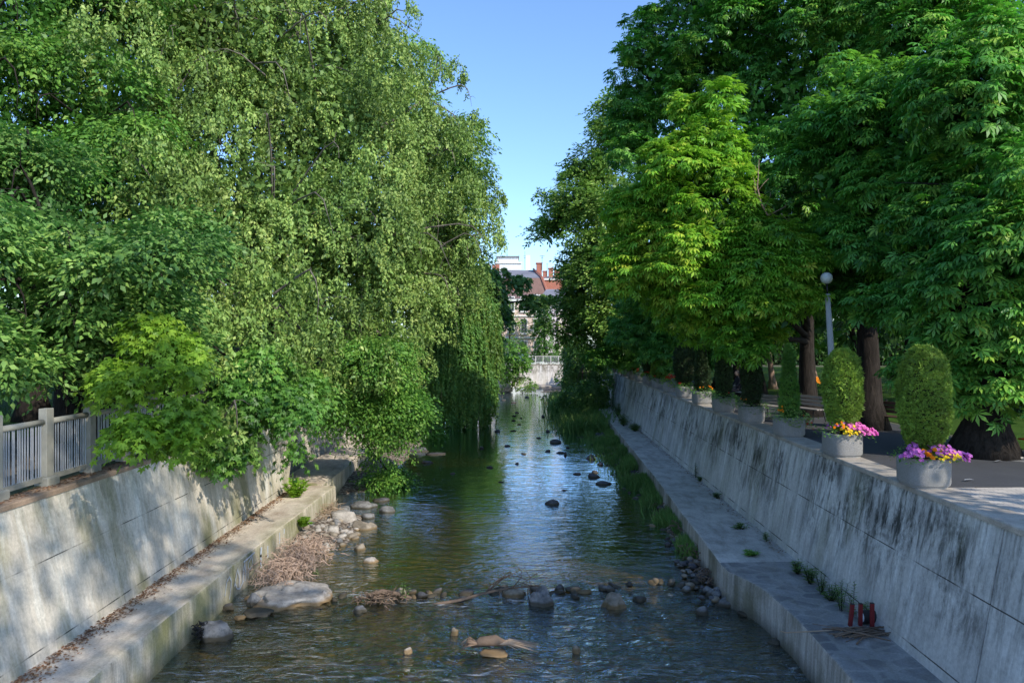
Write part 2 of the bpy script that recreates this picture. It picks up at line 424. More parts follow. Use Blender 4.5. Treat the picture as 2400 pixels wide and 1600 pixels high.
def boughs(lobes, k, fr=.42, zs=.6):
    """break each large lobe into uneven boughs standing on its surface"""
    out = []
    for c, r in lobes:
        c = np.array(c); r = np.array(r); kk = max(3, int(k*(.7+.6*rng.random())))
        for _ in range(kk):
            d = rng.normal(size=3)
            if d[1] > 0 and rng.random() < .45: d[1] *= -1
            d = d/np.linalg.norm(d); q = rng.uniform(.45, .92); s = rng.uniform(.6, 1.35)*fr*r.mean()
            out.append((tuple(c+d*r*q), (s*rng.uniform(.8,1.3), s*rng.uniform(.8,1.2), s*zs*rng.uniform(.8,1.3))))
    return out
def crown(lv, lobes, n, K, size, spray=.5, sub=0, fr=.42, zs=.6, kind='simple', droop=.35, mode='spray', lum=.5, gap=.35, jit=.12, back=.4, ph=0.0, under=.5, lay=.6):
    if sub: lobes = boughs(lobes, sub, fr, zs)
    P, Nn = sample_lobes(lobes, n, jit, back, under)
    w = wob(P, 2.1, ph)+.6*wob(P, 4.7, ph+1)
    P = P+Nn*(w*lum)[:,None]
    keep = rng.random(len(P)) > gap*(wob(P, 3.1, ph+4) < -.18)*2
    P = P[keep]; Nn = Nn[keep]; n = len(P)
    up = np.array([0,0,1.0]); cv = rng.normal(.5, .14, n)+wob(P, 1.3, ph+2)*.2
    if mode == 'spray':
        a = Nn*np.array([1,1,.35])+rng.normal(0,.45,(n,3))*np.array([1,1,.4]); a[:,2] -= droop; a = unit(a)
        side = unit(np.cross(a, up+rng.normal(0,.2,(n,3)))); nn = unit(np.cross(side, a)); nn *= np.sign(nn[:,2:3]+1e-6)
        L = spray*rng.uniform(.6,1.3,n)
        t = rng.uniform(0,1,(n,K)); s_ = rng.uniform(-1,1,(n,K))*(1-.6*t)*.5
        Q = P[:,None,:]+a[:,None,:]*(t*L[:,None])[:,:,None]+side[:,None,:]*(s_*L[:,None])[:,:,None]+rng.normal(0,.05,(n,K,3))*spray
        Q[:,:,2] -= (t**2*L[:,None]*droop*.7)
        D = a[:,None,:]+side[:,None,:]*(np.sign(s_)*rng.uniform(.3,1.1,(n,K)))[:,:,None]+rng.normal(0,.25,(n,K,3)); D[:,:,2] -= droop*.6
        NN = nn[:,None,:]*lay+Nn[:,None,:]*.35+rng.normal(0,.38,(n,K,3))
    elif mode == 'hang':
        L = spray*rng.uniform(.5,1.4,n); t = rng.uniform(0,1,(n,K))
        dr = np.array([0,0,-1.0])+Nn*np.array([.35,.35,0])+rng.normal(0,.12,(n,3)); dr = unit(dr)
        Q = P[:,None,:]+dr[:,None,:]*(t*L[:,None])[:,:,None]+rng.normal(0,.06,(n,K,3))*np.array([1,1,1])
        D = dr[:,None,:]*.6+rng.normal(0,.7,(n,K,3)); D[:,:,2] -= .3
        NN = Nn[:,None,:]*.7+up*.45+rng.normal(0,.45,(n,K,3))
    elif mode == 'whorl':
        a = unit(Nn*np.array([1,1,.5])+rng.normal(0,.3,(n,3)))
        an = rng.uniform(0,2*np.pi,(n,K)); rr = spray*rng.uniform(.25,1,(n,K))
        side = unit(np.cross(a, up)); s2 = np.cross(side, a)
        hor = np.stack([np.cos(an), np.sin(an), np.zeros_like(an)], -1)
        D = hor+a[:,None,:]*.9; D[:,:,2] -= droop
        Q = P[:,None,:]+unit(D)*rr[:,:,None]+rng.normal(0,.05,(n,K,3))
        NN = up*.75+Nn[:,None,:]*.55+rng.normal(0,.22,(n,K,3))
    k = Q.shape[1]
    val = np.repeat(cv, k)+rng.normal(0,.16,n*k)
    lv.add(Q.reshape(-1,3), D.reshape(-1,3), NN.reshape(-1,3), size*rng.uniform(.65,1.25,n*k), val, kind)
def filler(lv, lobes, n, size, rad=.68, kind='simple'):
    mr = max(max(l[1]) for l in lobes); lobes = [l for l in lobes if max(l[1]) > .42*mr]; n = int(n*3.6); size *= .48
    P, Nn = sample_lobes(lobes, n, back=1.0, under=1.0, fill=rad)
    lv.add(P, rng.normal(0,1,(n,3)), rng.normal(0,1,(n,3))+Nn, size*rng.uniform(.7,1.3,n), rng.normal(.25,.1,n), kind)  # inner leaves take the dark tones, painting shaded hollows into the crown

def lobe(px, py, Y, rpx, rpy=None, ry=None):
    c = at(px, py, Y); r = rpx*Y/F; rz = (rpy or rpx)*Y/F
    return ((c.x, c.y, c.z), (r, ry or (r+rz)/2, rz))

def limbs(mb, base, top_z, lobes, r0, seed=0, n=None, lean=(0,0), surf=0):
    """tapered trunk with flare, limbs curving out to the lobes, second order twigs"""
    rd = random.Random(seed); b = Vector(base)
    top = Vector((b.x+lean[0], b.y+lean[1], top_z))
    pts = []; rad = []
    for i in range(9):
        t = i/8; p = b.lerp(top, t); p += Vector((math.sin(t*5+seed)*.12*t, math.cos(t*4+seed)*.12*t, 0))
        pts.append(p); rad.append(r0*(1.0-.55*t)+r0*.75*math.exp(-t*16))
    mb.tube(pts, rad, 14)
    for li, l in enumerate(lobes if n is None else lobes[:n]):
        c = Vector(l[0]); t = rd.uniform(.45, .95); s = b.lerp(top, t)
        mid = s.lerp(c, .5)+Vector((rd.uniform(-.4,.4), rd.uniform(-.4,.4), rd.uniform(.2, 1.0)))
        path = [s*(1-q)**2+mid*2*q*(1-q)+c*q*q for q in [k/7 for k in range(8)]]
        r1 = r0*(.42-.15*t)
        mb.tube(path, [r1*(1-.75*k/7) for k in range(8)], 7)
        for j in range(5):
            q = path[3+j % 5]; d = Vector((rd.gauss(0,1), rd.gauss(0,1), rd.gauss(0,.6))).normalized()
            L = max(l[1])*rd.uniform(.5,.95)
            tp = [q, q+d*L*.5+Vector((0,0,.1)), q+d*L+Vector((0,0,-.1*L))]
            mb.tube(tp, [r1*.28, r1*.16, r1*.06], 5)

def surf_twigs(mb, lobes, n, seed, r=.03, hang=1.0):
    rd = random.Random(seed); w = [max(l[1])**2 for l in lobes]
    for _ in range(n):
        c, rr = rd.choices(lobes, w)[0]; c = Vector(c); d = Vector((rd.gauss(0,1), -abs(rd.gauss(0,1)), rd.gauss(.2,.6))).normalized()
        S = lambda q, dz=0: Vector((c.x+d.x*rr[0]*q, c.y+d.y*rr[1]*q, c.z+d.z*rr[2]*q+dz))
        k = rd.uniform(.7,1.3); L = hang*k
        j = Vector((rd.gauss(0,.3), rd.gauss(0,.2), 0))
        pts = [c, S(.65,.3*k)+j*.5, S(.9,.35*k)+j, S(1.05,.05)+j*1.2, S(1.12,-L*.45)+j*1.3, S(1.13,-L)+j*1.6]
        rad = [r*1.6,r*1.3,r,r*.7,r*.4,r*.2]
        mb.tube(pts, rad, 5, cap=False)
        for m in range(3):
            p = pts[2+m]; e = Vector((rd.gauss(0,.5), rd.gauss(-.2,.3), rd.gauss(-.1,.3)))*L*.7; mb.tube([p, p+e*.5+Vector((0,0,.08)), p+e], [r*.4,r*.3,r*.1], 4, cap=False)
def tree(label, base, top_z, r0, lobes, mat, barkm='barkd', name='tree', cat='tree', group=None, fill=(0,0), seed=1, lean=(0,0), skip_trunk=False, nl=None, twigs=0, **kw):
    t = thing(name, base, label, cat, group)
    b = Vector(base)
    mb = MB(); limbs(mb, (0,0,0), top_z-b.z, [((Vector(l[0])-b), l[1]) for l in lobes], r0, seed, nl, lean)
    if twigs: surf_twigs(mb, [((Vector(l[0])-b), l[1]) for l in lobes], twigs, seed)
    mb.build('trunk', M[barkm], t, smooth=True)
    lv = Leaves()
    crown(lv, lobes, ph=seed*1.7, **kw)
    if fill[0]: filler(lv, lobes, fill[0], fill[1])
    o = lv.build('crown', M[mat], t, origin=base)
    return t

# ================================================================== SETTING
def XR(Y): return 7.32+.0286*Y            # top edge of the right wall (river side)
def XRb(Y): return 6.80+.0286*Y
def XL(Y): return -9.12+.010*Y if Y < 30 else -8.82+.004*(Y-30)
def XLb(Y): return -8.10-.017*Y if Y < 30 else -8.61
REND = 67.0

# ground: one sheet with the channel cut out, reaching the horizon
mb = MB(); B = 900
mb.add([(-B,-60,-.08),(-9.4,-60,-.08),(-9.4,95.5,-.08),(-B,95.5,-.08)], [(0,1,2,3)])
mb.add([(7.9,-60,-.08),(B,-60,-.08),(B,106,-.08),(10.9,106,-.08),(9.6,REND,-.08),(7.9,10,-.08)], [(0,1,2,3,4,5)])
mb.add([(-B,106.3,-.08),(B,106.3,-.08),(B,B,-.08),(-B,B,-.08)], [(0,1,2,3)])
tag(mb.build('ground', M['ground']), 'ground level sheet of grass and dust reaching the horizon', 'ground', kind='structure')

# river bed, banks of gravel
def bed_z(x, y):
    z = WZ-.42+.10*noise.noise(Vector((x*.5, y*.35, 0)))+.05*noise.noise(Vector((x*1.7, y*1.3, 3)))
    # left gravel mound
    e = max(0, 1-((x+6.9)/2.5)**2)*math.exp(-((y-25.5)/4.2)**2) if x < -4.4 else 0
    z += .66*e**.8 if e > 0 else 0
    e2 = math.exp(-((x+7.4)/2.0)**2)*max(0, min(1, (y-30)/4))*(.75 if y < 95 else 0)
    z += e2
    # right shingle strip
    xr = 5.75+.0286*(y-20); wdt = .55+.035*max(0, y-20)+.5*noise.noise(Vector((0, y*.22, 5)))
    if y > 19:
        d = (xr-x)/max(.3, wdt); z += .62*max(0, 1-d*.62)*min(1, (y-19)/5) if d > 0 else .62*min(1, (y-19)/5)
    if y > 88: z += .25*min(1, (y-88)/8)
    # weir sill
    z += .13*math.exp(-((y-19.6-.12*x)/.5)**2)+.12*math.exp(-((y-30.5)/5)**2)*0
    return z
ys = list(np.arange(-8, 36, .28))+list(np.arange(36, 112, .8)); xs = list(np.arange(-9.3, 11.2, .28))
V = [(x, y, bed_z(x, y)+.035*noise.noise(Vector((x*4, y*4, 1)))) for y in ys for x in xs]; nx = len(xs)
mb = MB(); mb.add(V, [(j*nx+i, j*nx+i+1, (j+1)*nx+i+1, (j+1)*nx+i) for j in range(len(ys)-1) for i in range(nx-1)])
tag(mb.build('riverbed', M['bed'], smooth=True), 'brown cobbled river bed seen through the shallow water', 'riverbed', kind='structure')
V = [(x, y, bed_z(x, y)+.012+.05*noise.noise(Vector((x*4, y*4, 1)))-(0 if bed_z(x,y) > WZ-.06 else .06)) for y in ys for x in xs]
mb = MB(); fs = []
for j in range(len(ys)-1):
    for i in range(nx-1):
        q = (j*nx+i, j*nx+i+1, (j+1)*nx+i+1, (j+1)*nx+i)
        if max(V[k][2] for k in q) > WZ-.07: fs.append(q)
mb.add(V, fs)
tag(mb.build('gravel_bank', M['gravel'], smooth=True), 'gravel banks along both edges of the river', 'gravel bank', kind='structure')

# water
def water_z(x, y):
    z = WZ
    r = math.exp(-((y-15.6)/4.3)**2)
    n1 = noise.noise(Vector((x*1.1, y*1.5, .3))); n2 = noise.noise(Vector((x*3.2+n1, y*4.2, 1.3)))
    n3 = noise.noise(Vector((x*6.5+n2, y*9, 2.3)))
    q = .35+.65*max(0, noise.noise(Vector((x*.35, y*.25, 6)))+.5)
    z += (.006+.030*r)*n1+(.0035+.027*r*q)*n2+(.001+.009*r*q)*n3
    w = 19.45+.10*x+.5*noise.noise(Vector((x*.4, 3, 3)))
    z += -.05*(1/(1+math.exp((y-w)*6)))          # drop over the sill
    z += .018*math.exp(-((y-w+.45)/.22)**2)*(1+noise.noise(Vector((x*2.5, 1, 9))))
    w2 = 15.15-.05*x+.35*noise.noise(Vector((x*.5, 8, 3)))
    z += -.05/(1+math.exp((y-w2)*7))+.02*math.exp(-((y-w2+.3)/.2)**2)*(1+noise.noise(Vector((x*2.5, 4, 9))))
    for yy, s in ((42, .02), (62, .035), (84, .04)):
        z += s*math.exp(-((y-yy)/3)**2)*noise.noise(Vector((x*1.5, y*2.2, 7)))
    return z
ys = list(np.arange(-8, 12, .5))+list(np.arange(12, 22, .075))+list(np.arange(22, 40, .2))+list(np.arange(40, 107, .5))
xs = list(np.arange(-7.4, 6.6, .10))+[7.5, 8.5, 9.5, 10.5]
xs = [-30, -12, -9.2, -8.3]+xs; nx = len(xs)
mb = MB(); mb.add([(x, y, water_z(x, y)) for y in ys for x in xs], [(j*nx+i, j*nx+i+1, (j+1)*nx+i+1, (j+1)*nx+i) for j in range(len(ys)-1) for i in range(nx-1)])
g = G('river water'); x, y, z = g.xyz()
near = g.ramp(g.math('MULTIPLY', y, .01), [(.13, 1), (.195, .9), (.225, .3), (.33, .10), (.45, .06)])
fl = g.mix(.35, g.map((1, 1, 1)), g.n('ShaderNodeTexNoise', {'Vector': g.pos, 'Scale': .7, 'Detail': 2}).outputs['Color'])
a1 = g.noise(1.0, g.map((2.2, 5.5, 1), fl), 3, .55, .6)
a2 = g.noise(1.0, g.map((8, 14, 1), fl), 3, .6, .9)
a3 = g.noise(1.0, g.map((.5, 1.4, 1)), 3, .5, .3)
h = g.math('ADD', g.math('MULTIPLY', a1, .45), g.math('MULTIPLY', g.math('MULTIPLY', a2, .10), g.math('ADD', near, .25)))
h = g.math('ADD', h, g.math('MULTIPLY', a3, .25))
st = g.math('ADD', g.math('MULTIPLY', near, 1.0), .05)
nb = g.n('ShaderNodeBump', {'Height': h, 'Strength': st, 'Distance': .32}).outputs[0]
dt = g.n('ShaderNodeVectorMath', {0: g.n('ShaderNodeNewGeometry').outputs['Incoming'], 1: nb}, operation='DOT_PRODUCT').outputs['Value']
ct = g.math('SUBTRACT', 1.0, g.math('ABSOLUTE', dt), True)
fr = g.math('ADD', g.math('MULTIPLY', g.math('POWER', ct, 3.6), 1.7), .05, True)
gl = g.n('ShaderNodeBsdfGlossy', {'Roughness': .03, 'Normal': nb, 'Color': (.80, .92, 1, 1)}).outputs[0]
tr = g.n('ShaderNodeBsdfTransparent', {'Color': (.72, .66, .46, 1)}).outputs[0]
df = g.n('ShaderNodeBsdfDiffuse', {'Color': (.040, .038, .020, 1)}).outputs[0]
body = g.n('ShaderNodeMixShader', {0: .22, 1: tr, 2: df}).outputs[0]
sh = g.n('ShaderNodeMixShader', {0: fr, 1: body, 2: gl}).outputs[0]
# foam where the water tumbles
fo = g.noise(1.0, g.map((2.0, 9, 1)), 7, .75, .5)
bnd = g.ramp(g.math('ABSOLUTE', g.math('ADD', g.math('ADD', y, g.math('MULTIPLY', g.noise(.35, det=2), -3.0)), -17.3)), [(.05, 1), (.5, 0)])
bnd2 = g.ramp(g.math('ABSOLUTE', g.math('ADD', g.math('ADD', y, g.math('MULTIPLY', g.noise(.45, det=2), -2.5)), -13.6)), [(.05, 1), (.55, 0)])
fm = g.math('MULTIPLY', g.math('MAXIMUM', bnd, bnd2), g.ramp(fo, [(.53, 0), (.70, .75)]))
foam = g.n('ShaderNodeBsdfDiffuse', {'Color': (.62, .66, .70, 1)}).outputs[0]
sh = g.n('ShaderNodeMixShader', {0: fm, 1: sh, 2: foam}).outputs[0]
M['water'] = g.done(sh)
tag(mb.build('river_water', M['water'], smooth=True), 'shallow river water with ripples reflecting the sky', 'water', kind='structure')

# ---- retaining walls with real expansion joints
def wall_obj(name, mat, top, bot, zt, zb, y0, y1, joints, sgn, label, group=None, thick=.5):
    st = []
    cuts = sorted(joints); y = y0
    grid = sorted(set([y0, y1]+[round(v, 3) for v in np.arange(y0, y1, 2.0)]))
    for yv in grid: st.append((yv, 0))
    for j in cuts: st += [(j-.016, 0), (j-.014, .05), (j+.014, .05), (j+.016, 0)]
    st = sorted([s for s in st if s[1] or all(abs(s[0]-j) > .014 for j in cuts)])
    secs = []
    for yv, d in st:
        xt, xb = top(yv)+sgn*d, bot(yv)+sgn*d
        secs.append([(xt+sgn*thick, yv, zt-.01), (xt, yv, zt-.01), (xb, yv, zb), (xb, yv, zb-1.4)])
    t = thing(name, (top(y0), y0, 0), label, 'wall', group)
    mb = MB(); mb.loft([[(p[0]-top(y0), p[1]-y0, p[2]) for p in s] for s in secs]); mb.build('wall_face', M[mat], t)
    return t
def cop(t, mat, top, y0, y1, sgn, w, zt, th=.10, over=.03):
    o = t.location; mb = MB()
    secs = []
    for yv in list(np.arange(y0, y1, 2.0))+[y1]:
        x = top(yv)
        secs.append([(x-sgn*over-o.x, yv-o.y, zt-th), (x-sgn*over-o.x, yv-o.y, zt-.02), (x-sgn*(over-.02)-o.x, yv-o.y, zt), (x+sgn*w-o.x, yv-o.y, zt), (x+sgn*w-o.x, yv-o.y, zt-th)])
    mb.loft(secs, caps=True); mb.build('coping', M[mat], t)

rw = wall_obj('retaining_wall', 'wallR', XR, XRb, -.08, LZ, -6, REND, [11.6, 21.5, 31.6, 41.5, 52, 60], 1, 'long grey concrete river wall with black weather stains, right bank, carrying the planters')
cop(rw, 'coping', XR, -6, REND, 1, .62, 0)
lw = wall_obj('retaining_wall', 'wallL', XL, XLb, -.18, LZ, -6, 28.6, [6.5, 16.2, 22.4], -1, 'sunlit buff concrete river wall with leaf shadows, left bank, below the bar fence')
cop(lw, 'copingL', XL, -6, 28.6, -1, .75, -.10)
lw2 = wall_obj('retaining_wall', 'wallL', lambda y: -9.35, lambda y: -9.05, -.18, LZ, 28.6, 95.5, [38, 50], -1, 'shaded set back river wall under the hanging trees, left bank')
mb = MB(); mb.add([(0,0,-.1),(1.1,0,-.1),(.75,0,LZ),(0,0,LZ)], [(0,1,2,3)]); mb.build('return_face', M['wallL'], lw2)
lw2.children[-1].location = (-.6, 0, 0)
rw2 = wall_obj('retaining_wall', 'wallR', lambda y: 9.55+.02*(y-REND), lambda y: 9.35+.02*(y-REND), -.05, LZ, REND+.02, 106, [84], 1, 'far stretch of the right river wall beyond the last planter, with a ledge line')
mb = MB(); mb.box((-.12, 19, -1.25), (.3, 38, .12)); mb.build('string_course', M['coping'], rw2)
mb = MB(); mb.add([(-.40,0,-.1),(.4,0,-.1),(.4,0,-3.9),(-.9,0,-3.9)], [(0,1,2,3)]); mb.build('return_face', M['wallR'], rw2)

# transverse walls at the bend
def slab_wall(name, x0, x1, Y, zt, zb, mat, label, cw=.3, depth=.6):
    t = thing(name, (x0, Y, zb), label, 'wall')
    mb = MB(); mb.box(((x1-x0)/2, depth/2, (zt-zb)/2), (x1-x0, depth, zt-zb)); mb.build('wall_face', M[mat], t, bevel=.02)
    mb = MB(); mb.box(((x1-x0)/2, depth/2, zt-zb+.06), (x1-x0+.06, depth+.1, .12)); mb.build('coping', M['coping'], t)
    return t
pier = slab_wall('river_wall_pier', -9.6, -.15, 95.6, -.35, -5, 'wallF', 'white sunlit end of the far left river wall beside the willow', depth=10.2)
mb = MB(); mb.box((8.9, -.3, 1.65), (1.6, .8, .5)); mb.build('footing', M['coping'], pier)
mb = MB(); mb.box((7.0, -.2, 1.5), (2.1, .6, .42)); mb.build('footing', M['coping'], pier)
fw = slab_wall('river_wall', -.14, 11.5, 106, -.55, -5, 'wallF', 'pale stained river wall across the bend under the white railing')
mb = MB(); mb.box((5.4, -1.5, 1.45), (6.4, 2.6, .62)); mb.build('apron', M['coping'], fw, bevel=.2)

# ---- ledges (paths at the foot of the walls)
outR = [(-6,5.55),(9,5.6)]+[(on(px,py,LZ).y, on(px,py,LZ).x) for px, py in ((2006,1600),(1868,1448),(1791,1378),(1740,1352),(1696,1331),(1660,1280),(1600,1204),(1536,1118),(1422,979))]+[(66.8,7.36)]
def ledge(name, pts, inner, mat, sgn, label):
    ya = [p[0] for p in pts]; xa = [p[1] for p in pts]
    secs = []
    for y in list(np.arange(ya[0], ya[-1], .5))+[ya[-1]]:
        x = float(np.interp(y, ya, xa)); xi = inner(y)
        e = .012*noise.noise(Vector((0, y*1.7, sgn)))
        z = LZ+.02*noise.noise(Vector((0, y*.5, 2)))
        x += e*2
        secs.append([(xi-sgn*.4, y, z+.02), ((xi+x)/2, y, z), (x-sgn*.05, y, z-.008), (x-sgn*.012, y, z-.025), (x, y, z-.07), (x+sgn*.02, y, z-.5), (x+sgn*.05, y, WZ-.9)])
    mb = MB(); mb.loft(secs)
    return tag(mb.build(name, M[mat], smooth=False), label, 'path', kind='structure')
ledge('path', outR, lambda y: XRb(y), 'ledgeR', -1, 'grey concrete and flagstone walkway at the foot of the right river wall')
ledge('path', [(-6,-7.12),(13.6,-7.09),(20,-7.08),(28,-6.98),(29.4,-6.95)], lambda y: XLb(y), 'ledgeL', 1, 'brown concrete ledge at the foot of the left river wall')
mb = MB(); secs = []
for y in np.arange(29.4, 60, 1.0): secs.append([(-9.3,y,LZ+.12),(-7.75,y,LZ+.10),(-7.45,y,LZ+.02),(-7.4,y,WZ-.5)])
mb.loft(secs, caps=True); tag(mb.build('path', M['ledgeL']), 'shaded continuation of the left ledge under the trees', 'path', kind='structure')

# ---- right bank surfaces
def sheet(name, pts, z, mat, label, cat):
    mb = MB(); mb.add([(x, y, z) for x, y in pts], [tuple(range(len(pts)))]); return tag(mb.build(name, M[mat]), label, cat, kind='structure')
sheet('path', [(7.9,-20),(9.0,-20),(9.0,14.55),(15.2,14.55),(16.5,17.3),(13.2,19.5),(13.0,60),(12.6,106),(10.2,106),(9.3,62),(8.4,20),(8.05,8)], -.035, 'asphalt', 'dark asphalt promenade path behind the planters', 'path')
sheet('pavement', [(8.45,-20),(40,-20),(40,14.9),(16,14.6),(8.35,14.45)], -.025, 'paving', 'sunlit beige block paving at the near right', 'pavement')
sheet('pavement', [(13.5,15.8),(24,13.9),(24,15.9),(11.7,17.9)], -.029, 'slabs', 'grey slab strip crossing in front of the big chestnut trunk', 'pavement')
sheet('lawn', [(13.6,19.0),(70,19.0),(70,84),(13.6,84)], -.06, 'lawn', 'green lawn of the park on the right bank', 'lawn')
mb = MB(); mb.tube([(11.7,18.0,0),(13.3,17.75,0),(15,17.2,0),(24,16.1,0)], .04, 6); tag(mb.build('kerb', M['coping']), 'thin pale kerb edging the slab strip', 'kerb', kind='structure')
sheet('path', [(-16.5,-20),(-9.9,-20),(-9.9,95),(-12.5,95),(-14,28)], -.06, 'earth', 'trodden path behind the bar fence on the left bank', 'path')
sheet('lawn', [(-70,-20),(-16.6,-20),(-14.2,28),(-14.2,94),(-70,94)], -.05, 'lawn', 'lawn of the park on the left bank', 'lawn')

# ================================================================== LEFT FENCE
FX = -9.42
fence = thing('bar_fence', (FX, 13.6, -.1), 'concrete post fence with vertical grey metal bars on top of the left river wall', 'fence')
posts = [-.02, 1.5, 3.05, 4.55, 6.1, 7.65, 9.2, 10.75, 12.3, 13.85]
for i, y in enumerate(posts):
    mb = MB(); mb.box((0, y, .82), (.17, .24, 1.46)); mb.build('post', M['fencepost'], fence, bevel=.012)
    mb = MB(); mb.box((.02, y, .055), (.30, .40, .26)); mb.build('plinth', M['fencepost'], fence, bevel=.03)
for y0, y1 in zip([-1.55]+posts[:-1], posts):
    mb = MB(); mb.tube([(0, y0+.12, 1.28), (0, y1-.12, 1.28)], .06, 10); mb.build('top_rail', M['fencepost'], fence, smooth=True)
    mb = MB(); mb.box((0, (y0+y1)/2, .15), (.09, y1-y0-.22, .10)); mb.build('bottom_rail', M['fencepost'], fence)
    mb = MB(); n = 16
    for k in range(n):
        y = y0+.17+(y1-y0-.34)*k/(n-1); mb.box((.012*random.uniform(-1,1), y, .71), (.014, .024, 1.02))
    mb.build('bar_panel', M['bar'], fence)

# graffiti: faded painted strokes on the face of the left ledge
gf = thing('graffiti', (-7.03, 18.3, -3.3), 'faded white painted scrawl on the side of the left ledge', 'graffiti')
def stroke(pts, w=.035):
    mb = MB()
    for (y0, z0), (y1, z1) in zip(pts[:-1], pts[1:]):
        d = Vector((y1-y0, z1-z0)).normalized(); nrm = Vector((-d.y, d.x))*w/2; e = d*w*.3
        q = [(y0-e.x+nrm.x, z0-e.y+nrm.y), (y1+e.x+nrm.x, z1+e.y+nrm.y), (y1+e.x-nrm.x, z1+e.y-nrm.y), (y0-e.x-nrm.x, z0-e.y-nrm.y)]
        mb.add([(-.004, a-18.3, b+3.3) for a, b in q], [(0,1,2,3)])
    mb.build('painted_stroke', M['graf'], gf)
gy = lambda t: 18.3+t
stroke([(gy(0), -3.42), (gy(.12), -3.12), (gy(.3), -3.05), (gy(.42), -3.2), (gy(.36), -3.45), (gy(.3), -3.6)])
stroke([(gy(.62), -3.4), (gy(.85), -3.02), (gy(.98), -3.3), (gy(.95), -3.55)]); stroke([(gy(.66), -3.3), (gy(.8), -3.52), (gy(1.0), -3.58), (gy(1.3), -3.46)])
stroke([(gy(1.2), -3.48), (gy(1.25), -3.2), (gy(1.35), -3.02), (gy(1.42), -3.3), (gy(1.4), -3.5)])
stroke([(gy(1.6), -3.5), (gy(1.62), -3.1), (gy(1.9), -3.0), (gy(1.98), -3.25), (gy(1.7), -3.3)]); stroke([(gy(1.3), -2.98), (gy(2.1), -2.955)], .045)
stroke([(gy(2.65), -3.0), (gy(2.62), -3.2), (gy(2.63), -3.5)], .12); stroke([(gy(3.2), -3.1), (gy(3.22), -3.42)], .08)
stroke([(gy(4.3), -3.0), (gy(4.3), -3.3)], .07); stroke([(gy(4.75), -3.0), (gy(4.77), -3.38)], .08)

# ================================================================== ROCKS
def rock_mesh(name, sx, sy, sz, seed, mat, sub=3, rough=.28, flat=0, sharp=False):
    bm = bmesh.new(); bmesh.ops.create_icosphere(bm, subdivisions=sub, radius=1)
    o = Vector((seed*3.7, seed*1.3, seed*.7))
    for v in bm.verts:
        d = v.co.normalized(); n = noise.noise(d*1.1+o)*rough*1.6+noise.noise(d*2.6+o)*rough*.7+noise.noise(d*7+o)*rough*.25+abs(noise.noise(d*4+o))*rough*-.35
        if sharp: n = -abs(noise.noise(d*1.2+o))*.55+.12+noise.noise(d*5+o)*.05
        v.co = d*(1+n)
        if v.co.z > 0 and flat: v.co.z = min(v.co.z, 1-flat)+.03*n
        v.co = Vector((v.co.x*sx, v.co.y*sy, v.co.z*sz))
    me = bpy.data.meshes.new(name); bm.to_mesh(me); bm.free(); me.materials.append(M[mat])
    if not sharp: me.polygons.foreach_set('use_smooth', [True]*len(me.polygons))
    return me
def rock(px, py, wpx, hpx, mat, label, seed, name='river_rock', group=None, z=None, sub=3, flat=0, sharp=False, rz=0, cat='rock'):
    p = on(px, py, WZ); Y = p.y; w = wpx*Y/F/2; h = hpx*Y/F
    me = rock_mesh(name, w, w*.8, h*(.62 if mat == 'rockd' else .95), seed, mat, sub, flat=flat, sharp=sharp)
    o = bpy.data.objects.new(name, me); COL.objects.link(o); o.location = (p.x, Y+w*.4, (z if z is not None else WZ-.02)-h*.05); o.rotation_euler = (0,0,rz)
    return tag(o, label, cat, group)
rock(500, 1493, 74, 42, 'rock', 'rounded grey boulder in the water against the left ledge', 1, flat=.1)
rock(1270, 1414, 56, 42, 'rock', 'angular grey boulder with the dead branch caught on it, mid river', 2, sharp=True)
rock(1440, 1420, 54, 36, 'rockb', 'domed mossy boulder in mid river right of the caught branch', 3)
rock(667, 1412, 190, 30, 'rockp', 'long pale flat rock below the dried roots at the left bank', 4, flat=.35, sub=4)
rock(700, 1398, 90, 34, 'rockp', 'bleached upper hump on the long pale rock at the left bank', 14, flat=.2)
rock(757, 1405, 32, 24, 'rockp', 'small pale boulder at the right tip of the long pale rock', 5)
rock(592, 1414, 34, 26, 'rock', 'grey angular stone at the left end of the long pale rock', 6, sharp=True)
rock(600, 1438, 66, 8, 'rock', 'thin flat grey slab lying in the water by the left ledge', 7, flat=.4)
rock(560, 1447, 26, 6, 'rockb', 'small wet orange stone beside the thin slab', 8)
rock(530, 1424, 34, 14, 'rockd', 'half sunk dark stone between ledge and thin slab', 9)
rock(843, 1431, 30, 13, 'rock', 'small white grey stone alone in the stream left of centre', 10)
rock(868, 1318, 34, 16, 'rockp', 'low pale domed stone standing in the ochre shallows', 11)
rock(844, 1288, 24, 18, 'rockb', 'yellowish rounded stone at the edge of the shingle', 12)
rock(1295, 1182, 34, 20, 'rockd', 'dark pointed tree stump shaped rock in the blue water', 13, sharp=True, name='pointed_rock')
rock(1155, 1533, 60, 8, 'rockp', 'pale flat stone under the washed up root near the bottom', 15, flat=.3)
rock(955, 1527, 22, 12, 'rockp', 'small pale stone in the foreground riffle left of the root', 16)
rock(1065, 1483, 18, 14, 'rockb', 'small upright brown stone in the foreground riffle', 17)
rock(1350, 1524, 20, 14, 'rockb', 'small pinkish stone in the foreground riffle right of the root', 18)
rock(1648, 1436, 26, 20, 'rock', 'small grey stone in the water near the right walkway', 19)
rock(1702, 1416, 46, 16, 'rock', 'flat wet stone by the bend of the right walkway, nearer one', 20)
rock(1680, 1394, 40, 22, 'rock', 'pale grey stone tucked at the bend of the right walkway', 21)
rock(1752, 1438, 40, 10, 'rockd', 'dark low stone against the right walkway', 22)
rock(1820, 1503, 36, 7, 'rock', 'flat white grey stone in the dark water near the bottom right', 23)
